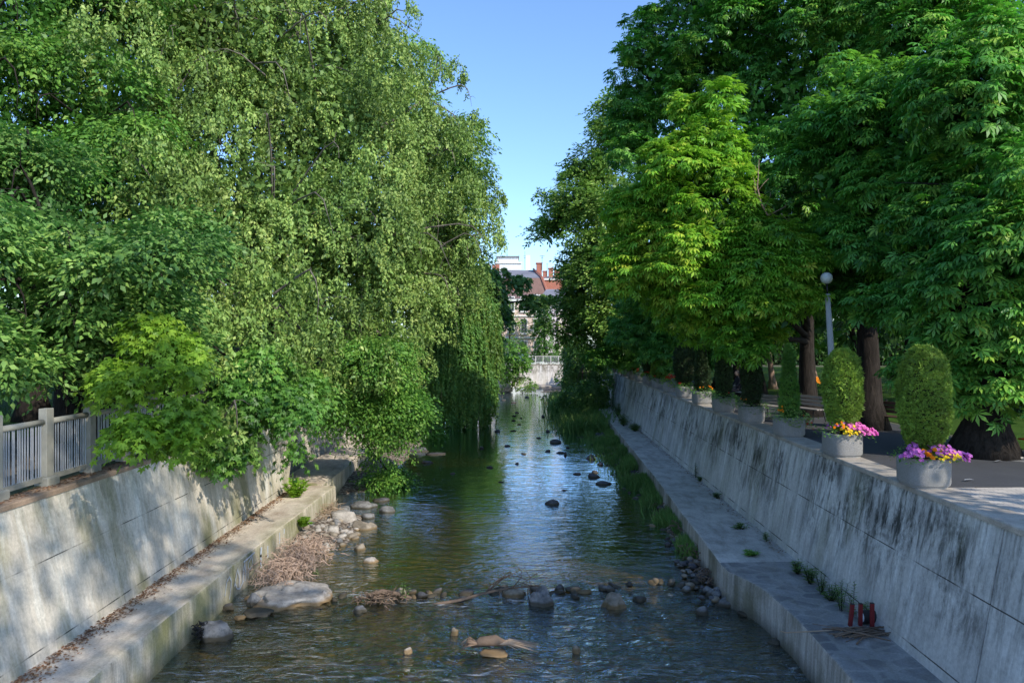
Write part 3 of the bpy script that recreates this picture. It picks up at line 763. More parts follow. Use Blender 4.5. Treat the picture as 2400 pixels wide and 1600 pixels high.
rock(937, 1398, 30, 22, 'rockb', 'grey buff stone behind the small driftwood in the weir', 24)
rock(1500, 1404, 30, 14, 'rockd', 'low dark stone in the weir right of the domed boulder', 25)
rock(1200, 1397, 50, 22, 'rockb', 'buff stone under the dead branch in the weir', 26)
# stones of the left shingle heap
rd = random.Random(3)
big = [(800,1232,60,30,'rockp','largest pale slab leaning on the left shingle heap',31),(850,1240,52,24,'rockb','yellow grey slab beside the largest pale slab',32),
       (905,1200,44,18,'rock','shaded flat stone at the upper tip of the left shingle',33),(850,1190,62,18,'rock','long shaded slab in the middle of the left shingle',34),
       (892,1175,40,16,'rockd','dark stone highest on the left shingle by the water',35),(800,1205,40,18,'rock','grey stone behind the leaning slab',36),
       (862,1215,30,16,'rock','blocky grey stone between the shaded slabs',37),(780,1258,34,16,'rockp','pale stone at the foot of the leaning slab',38),
       (755,1290,30,14,'rockp','pale stone near the lower end of the left shingle',39),(822,1262,30,14,'rockb','warm stone at the sunlit tip of the shingle',40)]
for px, py, w, h, m, lab, sd in big:
    rock(px, py, w, h, m, lab, sd, z=max(WZ-.02, bed_z(*on(px, py, WZ).xy)), flat=.15)
protos = [rock_mesh('river_stone', 1, .8, .62, 50+i, m, 2) for i, m in enumerate(['rockp','rockb','rock','rockd','rockd','rock'])]
nst = [0]; far_mb = MB()
def stone(mi, loc, s, label, group, sq=1.0, name='river_stone'):
    if loc[1] > 36 or nst[0] >= 290:      # beyond the nearest three hundred: one object
        me = protos[mi]; a = rd.uniform(0, 6.28); m = Matrix.Rotation(a, 3, 'Z') @ Matrix.Diagonal((s*sq, s*rd.uniform(.8,1.2), s*rd.uniform(.7,1.1)))
        far_mb.add([m @ v.co+Vector(loc) for v in me.vertices], [tuple(f.vertices) for f in me.polygons]); return
    nst[0] += 1
    o = bpy.data.objects.new(name, protos[mi]); COL.objects.link(o); o.location = loc
    o.scale = (s*sq, s*rd.uniform(.8,1.2), s*rd.uniform(.7,1.1)); o.rotation_euler = (rd.uniform(-.3,.3), rd.uniform(-.3,.3), rd.uniform(0,6.28))
    return tag(o, label, 'stone', group)
k = 0
while k < 120:
    x = rd.uniform(-7.0, -4.0); y = rd.gauss(24.3, 2.7)
    if not 19.8 < y < 31: continue
    b_ = bed_z(x, y)
    if b_ < WZ-.16: continue
    stone(rd.choice([0,0,1,1,2]), (x, y, b_+.03), rd.uniform(.05,.17), 'small pale stone of the sunlit shingle heap beside the left ledge', 'pale stones of the left shingle heap'); k += 1
k = 0
while k < 150:
    y = rd.uniform(23, 90); xr = 5.75+.0286*(y-20); x = xr-abs(rd.gauss(0, .5+.03*(y-20)))-.1
    b_ = bed_z(x, y)
    if b_ < WZ-.3: continue
    stone(rd.choice([3,4,3,2]), (x, y, max(b_, WZ-.05)), rd.uniform(.07,.20)*(1+y*.008), 'small dark stone strewn along the shingle of the right bank', 'dark stones along the right bank'); k += 1
for k in range(30):
    y = rd.choice([rd.gauss(42, 2.2), rd.gauss(63, 4), rd.gauss(86, 4), rd.uniform(30, 92)]); x = rd.uniform(-3.5, 4.2)+.02*y
    if x < -2.2+(.0 if y > 50 else -2): continue
    stone(rd.choice([3,4,3]), (x, y, WZ), rd.uniform(.07,.15)*(1+y*.009), 'small dark stone breaking the surface in the riffles upstream', 'dark stones in the upstream riffles', 1.3)
for i, (px, py, w, h) in enumerate([(1301,1038,26,18),(1284,1012,12,10),(1262,1027,13,6),(1272,936,12,8),(1318,992,16,9),(1312,980,10,7),(1386,1076,26,18),(1392,1118,32,16),(1415,1135,40,14),(1352,1112,20,10),(1322,1150,20,6),(1325,1067,8,14),(1175,1130,14,6),(1060,1110,16,6),(1210,1087,8,6),(1203,1010,18,4),(1180,938,12,5),(1235,932,10,4),(975,1058,70,16),(945,1022,40,10),(1000,1085,34,10),(1020,1066,50,9)]):
    rock(px, py, w, h, 'rockd', ['dark stone with a pale streak, {} of the shallows','black wet stone, {} of the shallows'][i % 2].format(
        ['right hand cluster','upper right','upper middle','far end','far right edge','far right bank','right side','lower right','lower right corner','mid right','middle','right, thin and upright','centre left','left of centre','centre','far centre','far left','far middle','left bank, the longest one,','left bank, farther','left bank, nearest','left bank, flat'][i]), 60+i, sub=2)

for k in range(60):
    x = rd.uniform(-4.6, 4.9); y = 19.45+.10*x+.5*noise.noise(Vector((x*.4, 3, 3)))+rd.gauss(0,.16)
    stone(rd.choice([2,3,3,1]), (x, y, WZ-rd.uniform(.0,.05)), rd.uniform(.07,.17), 'low wet stone in the broken line of stones across the near weir', 'low wet stones along the near weir', 1.5)
for k in range(90):
    y = rd.uniform(26, 70); xr = 5.75+.0286*(y-20); x = xr-.4-abs(rd.gauss(0, .7+.04*(y-20)))
    b_ = bed_z(x, y)
    if b_ < WZ-.25: continue
    stone(rd.choice([2,5,0,3]), (x, y, max(b_, WZ-.04)), rd.uniform(.06,.15)*(1+y*.006), 'small pale grey stone of the shingle on the right bank', 'pale grey stones of the right bank shingle', 1.2)
# ================================================================== DRIFTWOOD AND DEBRIS
def rootball(name, c, ext, n, mat, label, seed, r=.012, hang=0.0, curl=.5, cat='roots', rise=0.2):
    rd = random.Random(seed); mb = MB()
    for i in range(n):
        p = Vector((rd.gauss(0, ext[0]*.4), rd.gauss(0, ext[1]*.4), rd.uniform(0, ext[2]))); d = Vector((rd.gauss(0,1), rd.gauss(0,1), rd.gauss(0,.6)-hang)).normalized()
        L = rd.uniform(.12, .38)*max(ext); pts = [p]
        for k in range(4):
            d = (d+Vector((rd.gauss(0,curl), rd.gauss(0,curl), rd.gauss(0,curl*.6)-hang*.4))).normalized(); p = p+d*L/4; pts.append(p)
        rr = r*rd.uniform(.5, 1.5); mb.tube(pts, [rr, rr, rr*.8, rr*.6, rr*.3], 4, cap=False)
    o = mb.build(name, M[mat], smooth=True); o.location = c
    return tag(o, label, cat)
rootball('dried_roots', on(660,1372,WZ)+Vector((-.1,.6,.05)), (.9,1.3,.55), 700, 'drift', 'pale tangled mat of dried roots hanging off the left ledge, nearer one', 1, .010, .5, .8)
rootball('dried_roots', on(735,1320,WZ)+Vector((-.4,.5,.05)), (.8,1.3,.5), 560, 'drift', 'reddish tangle of dried roots on the left shingle, farther one', 2, .009, .4, .8)
rootball('dried_roots', on(790,1228,WZ)+Vector((-.6,.7,.12)), (.5,1.6,.30), 200, 'woodl', 'dry brown stalks on the bank below the green weed', 3, .011, .1)
rootball('river_debris', on(455,1497,WZ)+Vector((.1,.1,.0)), (.22,.25,.32), 120, 'iron', 'dark clump of rotten roots stuck beside the rounded boulder', 4, .014)
rootball('driftwood', on(885,1418,WZ)+Vector((0,.2,0)), (.75,.35,.22), 130, 'wood', 'small root driftwood caught in the weir left of centre', 5, .014)
mb = MB(); mb.tube([(-.5,0,.04),(-.1,.05,.16),(.3,.02,.12),(.65,0,.02)], [.05,.075,.05,.03], 8); o = mb.build('driftwood_log', M['wood'], smooth=True); o.location = on(900,1412,WZ)+Vector((0,.3,0)); tag(o, 'short curved log lying in the small driftwood at the weir', 'driftwood')
for i, (px, py, w, h, n) in enumerate([(1560,1215,.5,.45,150),(1590,1260,.5,.5,170),(1625,1315,.5,.42,170),(1655,1365,.45,.34,140)]):
    rootball('river_debris', on(px,py,WZ)+Vector((.1,.1,0)), (w,.8,h), n, 'wood', ['dark root debris against the right ledge, farthest clump','dark root debris against the right ledge, second farthest clump','brown root debris against the right ledge, second nearest clump','brown root debris against the bend of the right ledge, nearest clump'][i], 30+i, .013, .3, .7)
for k in range(46):
    y = rd.uniform(18.6, 25); x = float(np.interp(y, [q_[0] for q_ in outR], [q_[1] for q_ in outR]))-abs(rd.gauss(0,.3))-.08
    stone(rd.choice([3,2,1,3]), (x, y, WZ+rd.uniform(-.02,.10)), rd.uniform(.06,.16), 'small brownish stone in the debris against the right ledge', 'stones in the debris against the right ledge')
tag(far_mb.build('shingle_stones', M['rockd'], smooth=True), 'scattered dark and grey stones of the distant shingle and riffles', 'stones', kind='stuff')
# washed up root near the bottom
t = thing('driftwood_root', on(1160,1528,WZ)+Vector((0,.2,0)), 'splintered pinkish root washed up in the foreground riffle', 'driftwood')
mb = MB(); mb.tube([(-.5,.05,.02),(-.3,.03,.14),(0,0,.17),(.25,0,.10)], [.04,.10,.12,.05], 9); mb.build('stem', M['wood'], t, smooth=True)
mb = MB(); rr = random.Random(5)
for k in range(34):
    a = rr.uniform(-.35,.35); L = rr.uniform(.25,.75); y = rr.uniform(-.1,.1)
    mb.tube([(.05+rr.uniform(0,.2), y, .12), (.3, y+a*.2, .13+rr.uniform(-.03,.05)), (.2+L, y+a*.5, .02+rr.uniform(0,.06))], [.018,.013,.004], 4)
mb.build('splinter', M['woodl'], t)
mb = MB(); rr = random.Random(6)
for k in range(26): mb.tube([(-.35,0,.1), (-.5-rr.uniform(0,.1), rr.uniform(-.15,.15), .1+rr.uniform(0,.1)), (-.55-rr.uniform(0,.2), rr.uniform(-.2,.2), rr.uniform(-.02,.12))], [.02,.012,.004], 4)
mb.build('rootlet', M['wood'], t)

# dead branch across the weir
t = thing('dead_branch', on(1120,1412,WZ), 'bare dead branch with twigs lying across the weir against the boulder', 'branch')
mb = MB(); rr = random.Random(12)
def P(px, py, dy=0.0):
    Yb = on(1120, 1412, WZ).y+dy; v = at(px, py, Yb); return v-on(1120,1412,WZ)
mb.tube([P(955,1420,.1),P(1020,1416,.1),P(1080,1405,.1),P(1140,1388,.15),P(1190,1378,.2),P(1260,1372,.3)], [.022,.045,.04,.034,.026,.018], 7)
mb.build('stem', M['wood'], t, smooth=True)
mb = MB()
subs = [[(1140,1388),(1165,1362),(1200,1345),(1230,1330)], [(1150,1380),(1185,1350),(1215,1350),(1240,1362),(1268,1374)], [(1190,1378),(1225,1366),(1245,1352),(1262,1340)],
        [(1225,1366),(1250,1372),(1262,1372),(1282,1352)], [(1165,1362),(1180,1352),(1190,1348)], [(1200,1378),(1222,1352),(1222,1338)], [(1240,1372),(1236,1390),(1240,1402)], [(1170,1380),(1172,1394),(1168,1406)],
        [(1140,1388),(1148,1372),(1168,1357),(1195,1340),(1210,1337)]]
for sp in subs:
    dy = rr.uniform(-.1,.5); q = [P(a, b, .15+dy*i/3) for i, (a, b) in enumerate(sp)]; mb.tube(q, [.015-.003*i if .015-.003*i > .004 else .004 for i in range(len(q))], 5)
    for k in range(9):
        a = q[rr.randrange(len(q))]; d = Vector((rr.gauss(0,.14), rr.gauss(0,.2), rr.gauss(-.02,.1)))
        mb.tube([a, a+d*.5+Vector((0,0,.02)), a+d], [.006,.005,.002], 4)
mb.build('twig', M['wood'], t, smooth=True)

# stick bundle and red posts on the right walkway
def onL(px, py): return on(px, py, LZ)
for i, (px, pb, pt, lab) in enumerate([(1992,1466,1415,'left'),(2016,1466,1414,'middle'),(2044,1474,1413,'right')]):
    p = onL(px, pb); h = (pb-pt)*p.y/F
    t = thing('steel_post', p, 'short red painted steel stub post on the walkway, %s one of three' % {'left': 'the leaning leftmost', 'middle': 'the middle', 'right': 'rightmost'}[lab], 'post', 'red steel posts on the right walkway')
    mb = MB(); lean = .05 if i == 0 else (.01 if i == 1 else 0)
    a = Vector((0,0,-.02)); b = Vector((lean,0,h))
    w = .034
    mb.loft([[a+Vector((x,y,0)) for x, y in ((-w,-w),(w,-w),(w,w),(-w,w))], [b+Vector((x,y,0)) for x, y in ((-w,-w),(w,-w),(w,w),(-w,w))]], closed=True, caps=True)
    mb.build('shaft', M['red'], t, bevel=.005)
    mb = MB(); mb.box((b.x, 0, h+.004), (w*2.1, w*2.1, .008)); mb.build('cap_plate', M['iron'], t)
p = onL(2038,1470); t = thing('drain_pipe_end', p+Vector((-.02,.18,0)), 'white round pipe end with dark rim sticking out at the foot of the wall', 'pipe')
mb = MB(); n = 20
for (r0, z0, m, nm) in ((.13, 0, 'iron', 'rim'),):
    mb.loft([[(x, math.cos(q)*r0*1.0, .15+math.sin(q)*r0) for q in [2*math.pi*k/n for k in range(n)]] for x in (-.05, .25)], closed=True, caps=True)
mb.build('rim', M['iron'], t, smooth=False)
mb = MB(); mb.loft([[(x, math.cos(q)*.105, .15+math.sin(q)*.105) for q in [2*math.pi*k/n for k in range(n)]] for x in (-.085, .2)], closed=True, caps=True); mb.build('liner', M['white'], t)
mb = MB(); rr = random.Random(8)
for k in range(30):
    a = rr.gauss(0,.18)+(.15 if k % 3 else -.35); L = rr.uniform(.25,.6); c_ = Vector((rr.uniform(-.28,.42), rr.gauss(-.02,.10), .02+rr.uniform(0,.09)))
    d = Vector((math.cos(a), math.sin(a), rr.gauss(0,.05)))*L; r_ = rr.uniform(.007,.02)
    mb.tube([c_-d, c_+Vector((0,0,.02)), c_+d], [r_, r_, r_*.6], 5)
o = mb.build('stick_pile', M['wood'], smooth=True); o.location = onL(2015,1488); tag(o, 'heap of broken brown sticks at the foot of the red posts', 'sticks')
mb = MB(); mb.tube([(-.95,.0,.03),(-.3,.05,.04),(.1,.08,.05)], [.012,.016,.01], 5); mb.tube([(-1.0,.1,.02),(-.95,0,.03)], .01, 5); o = mb.build('loose_stick', M['woodl']); o.location = onL(1955,1485); tag(o, 'single pale stick lying across the walkway left of the heap', 'sticks')

# ================================================================== WEEDS AND GRASS
def weed(px, py, z, h, r, n, mat, label, seed, kind='simple', size=.09, name='weed', tall=False, base=None, cat='weed', group=None):
    b = base if base is not None else on(px, py, z)
    t = thing(name, b, label, cat, group)
    rr = random.Random(seed); mb = MB(); lv = Leaves(); P_ = []; D_ = []; N_ = []; S_ = []
    for k in range(n):
        a = rr.uniform(0, 6.28); rad = r*rr.uniform(.1,1); hh = h*rr.uniform(.5,1)*(1-.35*rad/r)
        tip = Vector((math.cos(a)*rad, math.sin(a)*rad, hh)); foot = tip*.15; foot.z = 0
        midp = foot.lerp(tip, .5)+Vector((0,0,hh*.1)); mb.tube([foot, midp, tip], [.006,.005,.003], 4)
        m = 22 if tall else 14
        for j in range(m):
            q = j/m; p = foot.lerp(tip, .12+.88*q)+Vector((0,0,.1*hh*math.sin(q*3.1))); an = j*2.4
            d = Vector((math.cos(an), math.sin(an), .35)); P_.append(p); D_.append(d); N_.append(Vector((rr.gauss(0,.3), rr.gauss(0,.3), 1))); S_.append(size*rr.uniform(.6,1.2)*(1-.4*q if tall else 1))
    mb.build('stem', M['core'], t)
    lv.add(np.array(P_), np.array(D_), np.array(N_), np.array(S_), rng.normal(.55,.18,len(P_)), kind); lv.build('foliage', M[mat], t)
    return t
weed(692,1165,LZ,.85,.55,26,'lf_maple','bushy bright green weed growing on the left ledge against the wall',1,'lobed',.15)
weed(768,1196,LZ,.40,.35,16,'lf_maple','smaller bright weed rooted over the edge of the left ledge',2,'lobed',.12, base=Vector((-6.85,on(768,1196,LZ).y-.6,-3.25)))
weed(870,1325,WZ,.25,.1,3,'lf_grass','tiny sprout in the shallows near the dried roots',3,'long',.1, base=on(742,1350,WZ))
weed(945,1405,WZ,.55,.22,9,'lf_grass','thin green sprig growing out of the small driftwood',4,'long',.09)
for i, (px, py, h, r, n, lab) in enumerate([(1868,1345,.42,.22,16,'first weed clump from the bend at the foot of the right wall'),(1898,1368,.50,.25,18,'leafy weed clump next along the wall foot toward the camera'),
        (1925,1392,.62,.18,8,'tall thin weed spikes against the right wall'),(1948,1408,.45,.25,14,'low dark weed clump before the tall spikes'),(1972,1432,.95,.16,6,'tallest feathery weed beside the red posts'),
        (2000,1445,.85,.14,5,'slim feathery weed right behind the red posts'),(2024,1452,.6,.12,4,'short feathery weed behind the rightmost red post'),
        (1760,1302,.16,.30,18,'low round grass cushion in the middle of the right walkway'),(1735,1240,.22,.35,14,'straggly weed in the broken slab of the right walkway'),(1797,1268,.35,.12,5,'yellowish weed at the foot of the right wall'),
        (1680,1168,.3,.2,12,'small green weed at the wall foot, farther along the walkway'),(1700,1120,.9,.1,4,'slender weed climbing the right wall'),(1648,1128,.3,.2,10,'little weed tuft at the wall foot far along'),(1462,998,.9,.5,26,'dark weed clump at the far wall foot'),(1448,975,1.3,.5,24,'taller dark weed clump at the farthest wall foot'),(1488,1010,.6,.5,22,'low weed clump at the wall foot before the dark ones')]):
    b_ = onL(px, py); b_.x = min(b_.x, XRb(b_.y)-.06) if i not in (7,8) else b_.x
    weed(0,0,0,h,r,n,'lf_grass' if i not in (7,) else 'lf_mid', lab, 20+i, 'long', .13 if i < 13 else .25, tall=h > .5, base=b_)
weed(0,0,0,2.6,.5,16,'lf_mid','thin vine shrub growing up against the far end of the right wall',50,'simple',.14, base=onL(1437,962))

# grass belts on the right bank (nobody could count the blades)
lv = Leaves()
def grass(n, f, hmin, hmax):
    P_ = []
    while len(P_) < n:
        p = f()
        if p is not None: P_.append(p)
    P_ = np.array(P_); D = rng.normal(0,.35,(n,3)); D[:,2] = 1; N_ = rng.normal(0,1,(n,3)); N_[:,2] = .2
    lv.add(P_, D, N_, rng.uniform(hmin,hmax,n), np.clip(rng.normal(.5,.2,n)+wob(P_,.8,1)*.25,0,1), 'blade')
def gr():
    y = 22+46*rd.random()**1.1; xr = float(np.interp(y, [p[0] for p in outR], [p[1] for p in outR]))
    wd = np.interp(y, [22,28,36,50,68], [.25,.6,1.1,1.7,2.2]); x = xr-abs(rd.gauss(0,.45))*wd-.02
    if noise.noise(Vector((x*.9, y*.55, 2))) < -.02: return None
    return (x, y, max(bed_z(x, y), WZ)-.02)
grass(34000, gr, .14, .55)
def gr2():
    y = rd.uniform(52, 86); x = rd.gauss(5.6+.02*(y-50), 1.0); 
    if x > 8.4: return None
    return (x, y, max(bed_z(x, y), WZ)-.02)
grass(9000, gr2, .5, 1.3)
tag(lv.build('bank_grass', M['lf_grass']), 'strip of rough green grass between the right walkway and the shingle', 'grass', kind='stuff')
lv = Leaves()
n = 5000; P_ = np.stack([rng.uniform(-9.7,-9.0,n), rng.uniform(8,29,n), np.full(n,-.085)],1); P_[:,0] -= np.abs(rng.normal(0,.1,n)); keep = P_[:,0] < -9.12+.01*P_[:,1]; P_ = P_[keep]
m = 3500; y_ = rng.uniform(10,29,m); P2 = np.stack([np.array([XLb(v) for v in y_])+.04+np.abs(rng.normal(0,.18,m)), y_, np.full(m,LZ+.03)],1)
m3 = 900; y_ = rng.uniform(20,64,m3); P3 = np.stack([XRb(y_)-.04-np.abs(rng.normal(0,.15,m3)), y_, np.full(m3,LZ+.03)],1)
for Q in (P_, P2, P3): lv.add(Q, rng.normal(0,1,(len(Q),3))*[1,1,.1], rng.normal(0,.25,(len(Q),3))+[0,0,1], rng.uniform(.03,.09,len(Q)), rng.normal(.5,.25,len(Q)), 'simple')
M['litter'] = leafmat('brown leaf litter', (.08,.04,.02), (.22,.11,.06), (.38,.24,.13), .1, .8, (.3,.15,.05))
tag(lv.build('leaf_litter', M['litter']), 'brown fallen leaves along the wall feet and the left coping', 'leaf litter', kind='stuff')

# ================================================================== PLANTERS
def planter_proto(loc, label):
    t = thing('planter', loc, label, 'planter', 'concrete planters along the river wall')
    def ring(w, l, c, z, k=6):
        pts = []
        for sx, sy, a0 in ((1,1,0),(-1,1,90),(-1,-1,180),(1,-1,270)):
            for i in range(k+1):
                a = R(a0+90*i/k); pts.append((sx*(w-c)+math.cos(a)*c, sy*(l-c)+math.sin(a)*c, z))
        return pts
    mb = MB(); w, l, c = .40, .46, .29
    mb.loft([ring(w-.04,l-.04,c,.0), ring(w-.035,l-.035,c,.05), ring(w-.01,l-.01,c,.055), ring(w,l,c,.10), ring(w+.005,l+.005,c,.46), ring(w,l,c,.545), ring(w-.015,l-.015,c,.56), ring(w-.06,l-.06,c-.05,.56), ring(w-.07,l-.07,c-.06,.47)], closed=True)
    mb.build('bowl', M['planter'], t, auto=40)
    mb = MB(); mb.loft([ring(w-.072,l-.072,c-.06,.50), [(0,0,.53)]*28], closed=True); mb.build('soil', M['soil'], t)
    return t
PX = lambda Y: 7.60+.0286*Y
PY = [14.55+3.83*k for k in range(16)]
near_lab = ['nearest concrete planter, with purple petunias and the tallest clipped conifer','second nearest concrete planter, sunlit, with pink and yellow flowers','third concrete planter from the near end, with trailing green plants',
            'fourth concrete planter from the near end, in shade with low dull greenery','fifth concrete planter from the near end, overhung by ivy leaves']
words = ['','','','','','sixth','seventh','eighth','ninth','tenth','eleventh','twelfth','thirteenth','fourteenth','fifteenth','sixteenth and farthest']
pl = planter_proto((PX(PY[0]), PY[0], 0), near_lab[0])
for k in range(1, 16):
    lab = near_lab[k] if k < 5 else '%s concrete planter from the near end of the row on the right wall' % words[k]
    dup(pl, (PX(PY[k]), PY[k], 0), rd.uniform(-.03,.03), lab)

# clipped conifers
def topiary(h, r, n, mat, label, prof, loc, core=True, size=.06, bald=.0):
    t = thing('clipped_conifer', loc, label, 'conifer', 'conifers standing in the planters')
    lv = Leaves(); z = rng.random(n); th = rng.uniform(0,2*np.pi,n)
    rad = np.interp(z, [p[0] for p in prof], [p[1] for p in prof])*r
    P_ = np.stack([np.cos(th)*rad, np.sin(th)*rad, z*h], 1)
    P_ += (wob(P_, 6.0, 1)*.035+wob(P_, 15.0, 2)*.022+np.abs(rng.normal(0,.014,n)))[:,None]*unit(P_*[1,1,0])
    P_ *= np.where(rng.random(n)[:,None] < .3, np.array([[.93,.93,1]]), 1)
    Nr = unit(P_*[1,1,0]+[0,0,1e-3]); 
    D = Nr*.7+rng.normal(0,.55,(n,3)); D[:,2] += .75
    N_ = Nr+rng.normal(0,.5,(n,3)); v = rng.normal(.5,.17,n)+wob(P_,9,3)*.18
    v = v-np.clip((.22-z)*1.6,0,1)*(rng.random(n) < .6)*.5
    lv.add(P_, D, N_, size*rng.uniform(.6,1.3,n)*np.where(rng.random(n) < .03, 1.9, 1), v, 'tuft'); lv.build('foliage', M[mat], t)
    mb = MB(); mb.loft([[(math.cos(a)*r*.90*q, math.sin(a)*r*.90*q, p*h) for a in [2*math.pi*i/14 for i in range(14)]] for p, q in prof], closed=True, caps=True)
    mb.build('dark_core', M['core'], t, smooth=True)  # solid dark core under the leaf shell
    mb = MB(); mb.tube([(0,0,-.12),(0,0,.25)], .05, 8); mb.build('stem', M['barkd'], t)
    return t
egg = [(0,.30),(.05,.52),(.12,.72),(.25,.90),(.4,.98),(.6,1.0),(.75,.94),(.87,.78),(.95,.52),(1,.12)]
cone = [(0,.7),(.15,1),(.35,.9),(.6,.7),(.8,.45),(1,.06)]
colm = [(0,.6),(.08,.85),(.3,1),(.7,.95),(.88,.75),(.97,.4),(1,.15)]
T = lambda k, dz=.62: (PX(PY[k]), PY[k], dz)
topiary(2.06, .445, 15000, 'lf_thuja', 'tallest clipped egg shaped conifer in the nearest planter, green with brown base', egg, T(0,.64), size=.052)
topiary(1.98, .43, 13000, 'lf_thuja', 'yellow green sunlit egg shaped conifer in the second planter', egg, T(1,.62), size=.055)
topiary(2.15, .25, 5000, 'lf_thujad', 'slim pointed young conifer in the third planter', cone, T(2,.55), size=.07).children[0].data.materials[0] = M['lf_mid']
topiary(2.3, .33, 4500, 'lf_thujad', 'dark columnar conifer in the fourth planter', colm, T(3), size=.07)
topiary(2.0, .30, 3600, 'lf_thujad', 'dark narrow conifer in the fifth planter', colm, T(4), size=.07)
topiary(2.1, .34, 3600, 'lf_thujad', 'dark narrow conifer in the sixth planter', cone, T(5), size=.08)
eg = topiary(2.15, .52, 5500, 'lf_thujad', 'broad dark egg shaped conifer in the seventh planter', egg, T(6), size=.08)
for k, kind in ((8,'y'),(9,'n'),(11,'e'),(12,'n'),(13,'n')):
    if kind == 'y': topiary(2.2, .45, 3500, 'lf_thuja', 'loose yellow green conifer in the ninth planter', cone, T(8), size=.11)
    elif kind == 'e': dup(eg, T(11), .4, 'broad dark egg shaped conifer in the twelfth planter', scale=1.02)
    else: dup(eg, T(k), k*.7, 'far dark conifer in the %s planter' % {9:'tenth',12:'thirteenth',13:'fourteenth'}[k], scale=.85)

# flowers
def petals(mb, c, nrm, r, n=5, a=.6, cup=.25):
    nrm = Vector(nrm).normalized(); u = nrm.cross(Vector((.3,.2,1))).normalized(); w = nrm.cross(u); c = Vector(c)
    vs = [c-nrm*r*cup]; fs = []; al = [0.0]
    for i in range(n*2):
        an = math.pi*i/n; rr = r*(1 if i % 2 == 0 else .78)
        vs.append(c+(u*math.cos(an)+w*math.sin(an))*rr+nrm*r*.05)
    b = len(mb.v); mb.v += [tuple(v) for v in vs]; mb.a += [0.0]+[a+random.uniform(-.25,.25)]*(2*n)
    for i in range(2*n): mb.f.append((b, b+1+i, b+1+(i+1) % (2*n)))
def flowermat(name, cen, a, b):
    g = G(name); v = g.attr(); c = g.ramp(v, [(0, cen), (.18, a), (1, b)])
    d = g.bsdf(c, .6, None, .2); t_ = g.n('ShaderNodeBsdfTranslucent', {'Color': c}).outputs[0]
    return g.done(g.n('ShaderNodeMixShader', {0: .35, 1: d, 2: t_}).outputs[0])
M['f_pink'] = flowermat('pink petunia', (.95,.7,.85), (.72,.10,.48), (.95,.34,.70))
M['f_purp'] = flowermat('mauve petunia', (.85,.6,.85), (.56,.12,.50), (.80,.30,.72))
M['f_yel'] = flowermat('yellow daisy', (.6,.35,.02), (.85,.60,.02), (.95,.75,.04))
M['f_org'] = flowermat('orange marigold', (.6,.15,.01), (.85,.26,.01), (.95,.42,.02))
M['f_red'] = flowermat('red geranium', (.4,.02,.02), (.55,.03,.02), (.8,.10,.05))
def flowerbed(k, label, spec, leaf='lf_mid', trail=0, n=420, h=.16, seed=1, size=.06, overs=1.15):
    rr = random.Random(seed); t = thing('planter_flowers', T(k,.56), label, 'flowers', 'plantings around the conifers in the planters')
    def spot(rx0, rx1, ry0, ry1): 
        x, y = rr.uniform(rx0, rx1), rr.uniform(ry0, ry1); e = max(abs(x)/.42, abs(y)/.48)
        e = min(e, 1.2); x = max(-.6, min(x, .62)); return Vector((x, y, h*(1.3-.8*e*e)+rr.uniform(-.08,.06)))
    lv = Leaves(); P_ = np.array([spot(-.46*overs,.46*overs,-.52*overs,.5) for _ in range(n)]); P_[:,2] -= rng.uniform(.0,.10,n)
    if trail:
        m = trail; x = rng.normal(.02,.26,m); q = rng.random(m); P3_ = np.stack([x, -.50-.05*rng.random(m), .06-q*.34*np.exp(-(x-.0)**2*8)], 1); P4_ = np.stack([.46+.12*rng.random(m), rng.normal(0,.3,m), .1-rng.random(m)*.4],1); P_ = np.concatenate([P_, P3_, P4_])
    D = rng.normal(0,1,(len(P_),3)); D[:,2] = D[:,2]*.4; N_ = rng.normal(0,.4,(len(P_),3)); N_[:,2] = 1; N_[:,1] -= .4
    lv.add(P_, D, N_, size*rng.uniform(.6,1.4,len(P_)), rng.normal(.5,.2,len(P_))); lv.build('leaves', M[leaf], t)
    for nm, mat, cnt, r, box in spec:
        mb = MB()
        for _ in range(cnt):
            if nm == 'trailing_blossoms': p = Vector((rr.uniform(.42,.62), rr.uniform(-.5,.2), rr.uniform(-.35,.05)))
            else: p = spot(*box)+Vector((0,0,.03))
            d = Vector((p.x*.8+rr.gauss(0,.3), p.y*.8-.5+rr.gauss(0,.3), .8))
            petals(mb, p, d, r*rr.uniform(.8,1.15))
            if 'orange' in nm:
                for j in range(3): petals(mb, p+Vector((0,0,.012*j)), d+Vector((rr.gauss(0,.2),rr.gauss(0,.2),0)), r*(.85-.2*j), 7)
        mb.build(nm, M[mat], t)
    return t
flowerbed(0, 'mauve petunias with orange and yellow blossoms spilling over the nearest planter', [('mauve_blossoms','f_purp',190,.048,(-.12,.80,-.52,.3)),('mauve_blossoms','f_purp',40,.048,(-.55,-.26,-.56,-.1)),('orange_blossoms','f_org',5,.055,(-.24,.14,-.56,-.40)),('yellow_blossoms','f_yel',30,.03,(-.05,.42,-.62,-.48)),('yellow_blossoms','f_yel',10,.026,(.0,.3,-.4,-.2))], seed=3, h=.20)
flowerbed(1, 'bright pink petunias, yellow daisies and marigolds over the second planter', [('pink_blossoms','f_pink',270,.046,(-.10,.80,-.54,.35)),('orange_blossoms','f_org',10,.045,(-.42,.1,-.5,-.1)),('yellow_blossoms','f_yel',44,.034,(-.22,.20,-.62,-.36)),('mauve_blossoms','f_purp',22,.035,(-.42,0,-.4,.1))], seed=4, h=.22)
flowerbed(2, 'trailing pale green leaves with a few orange and red blooms on the third planter', [('orange_blossoms','f_org',5,.035,(-.4,-.25,-.4,-.1)),('trailing_blossoms','f_red',12,.035,())], 'lf_elm', 160, 700, .26, 5)
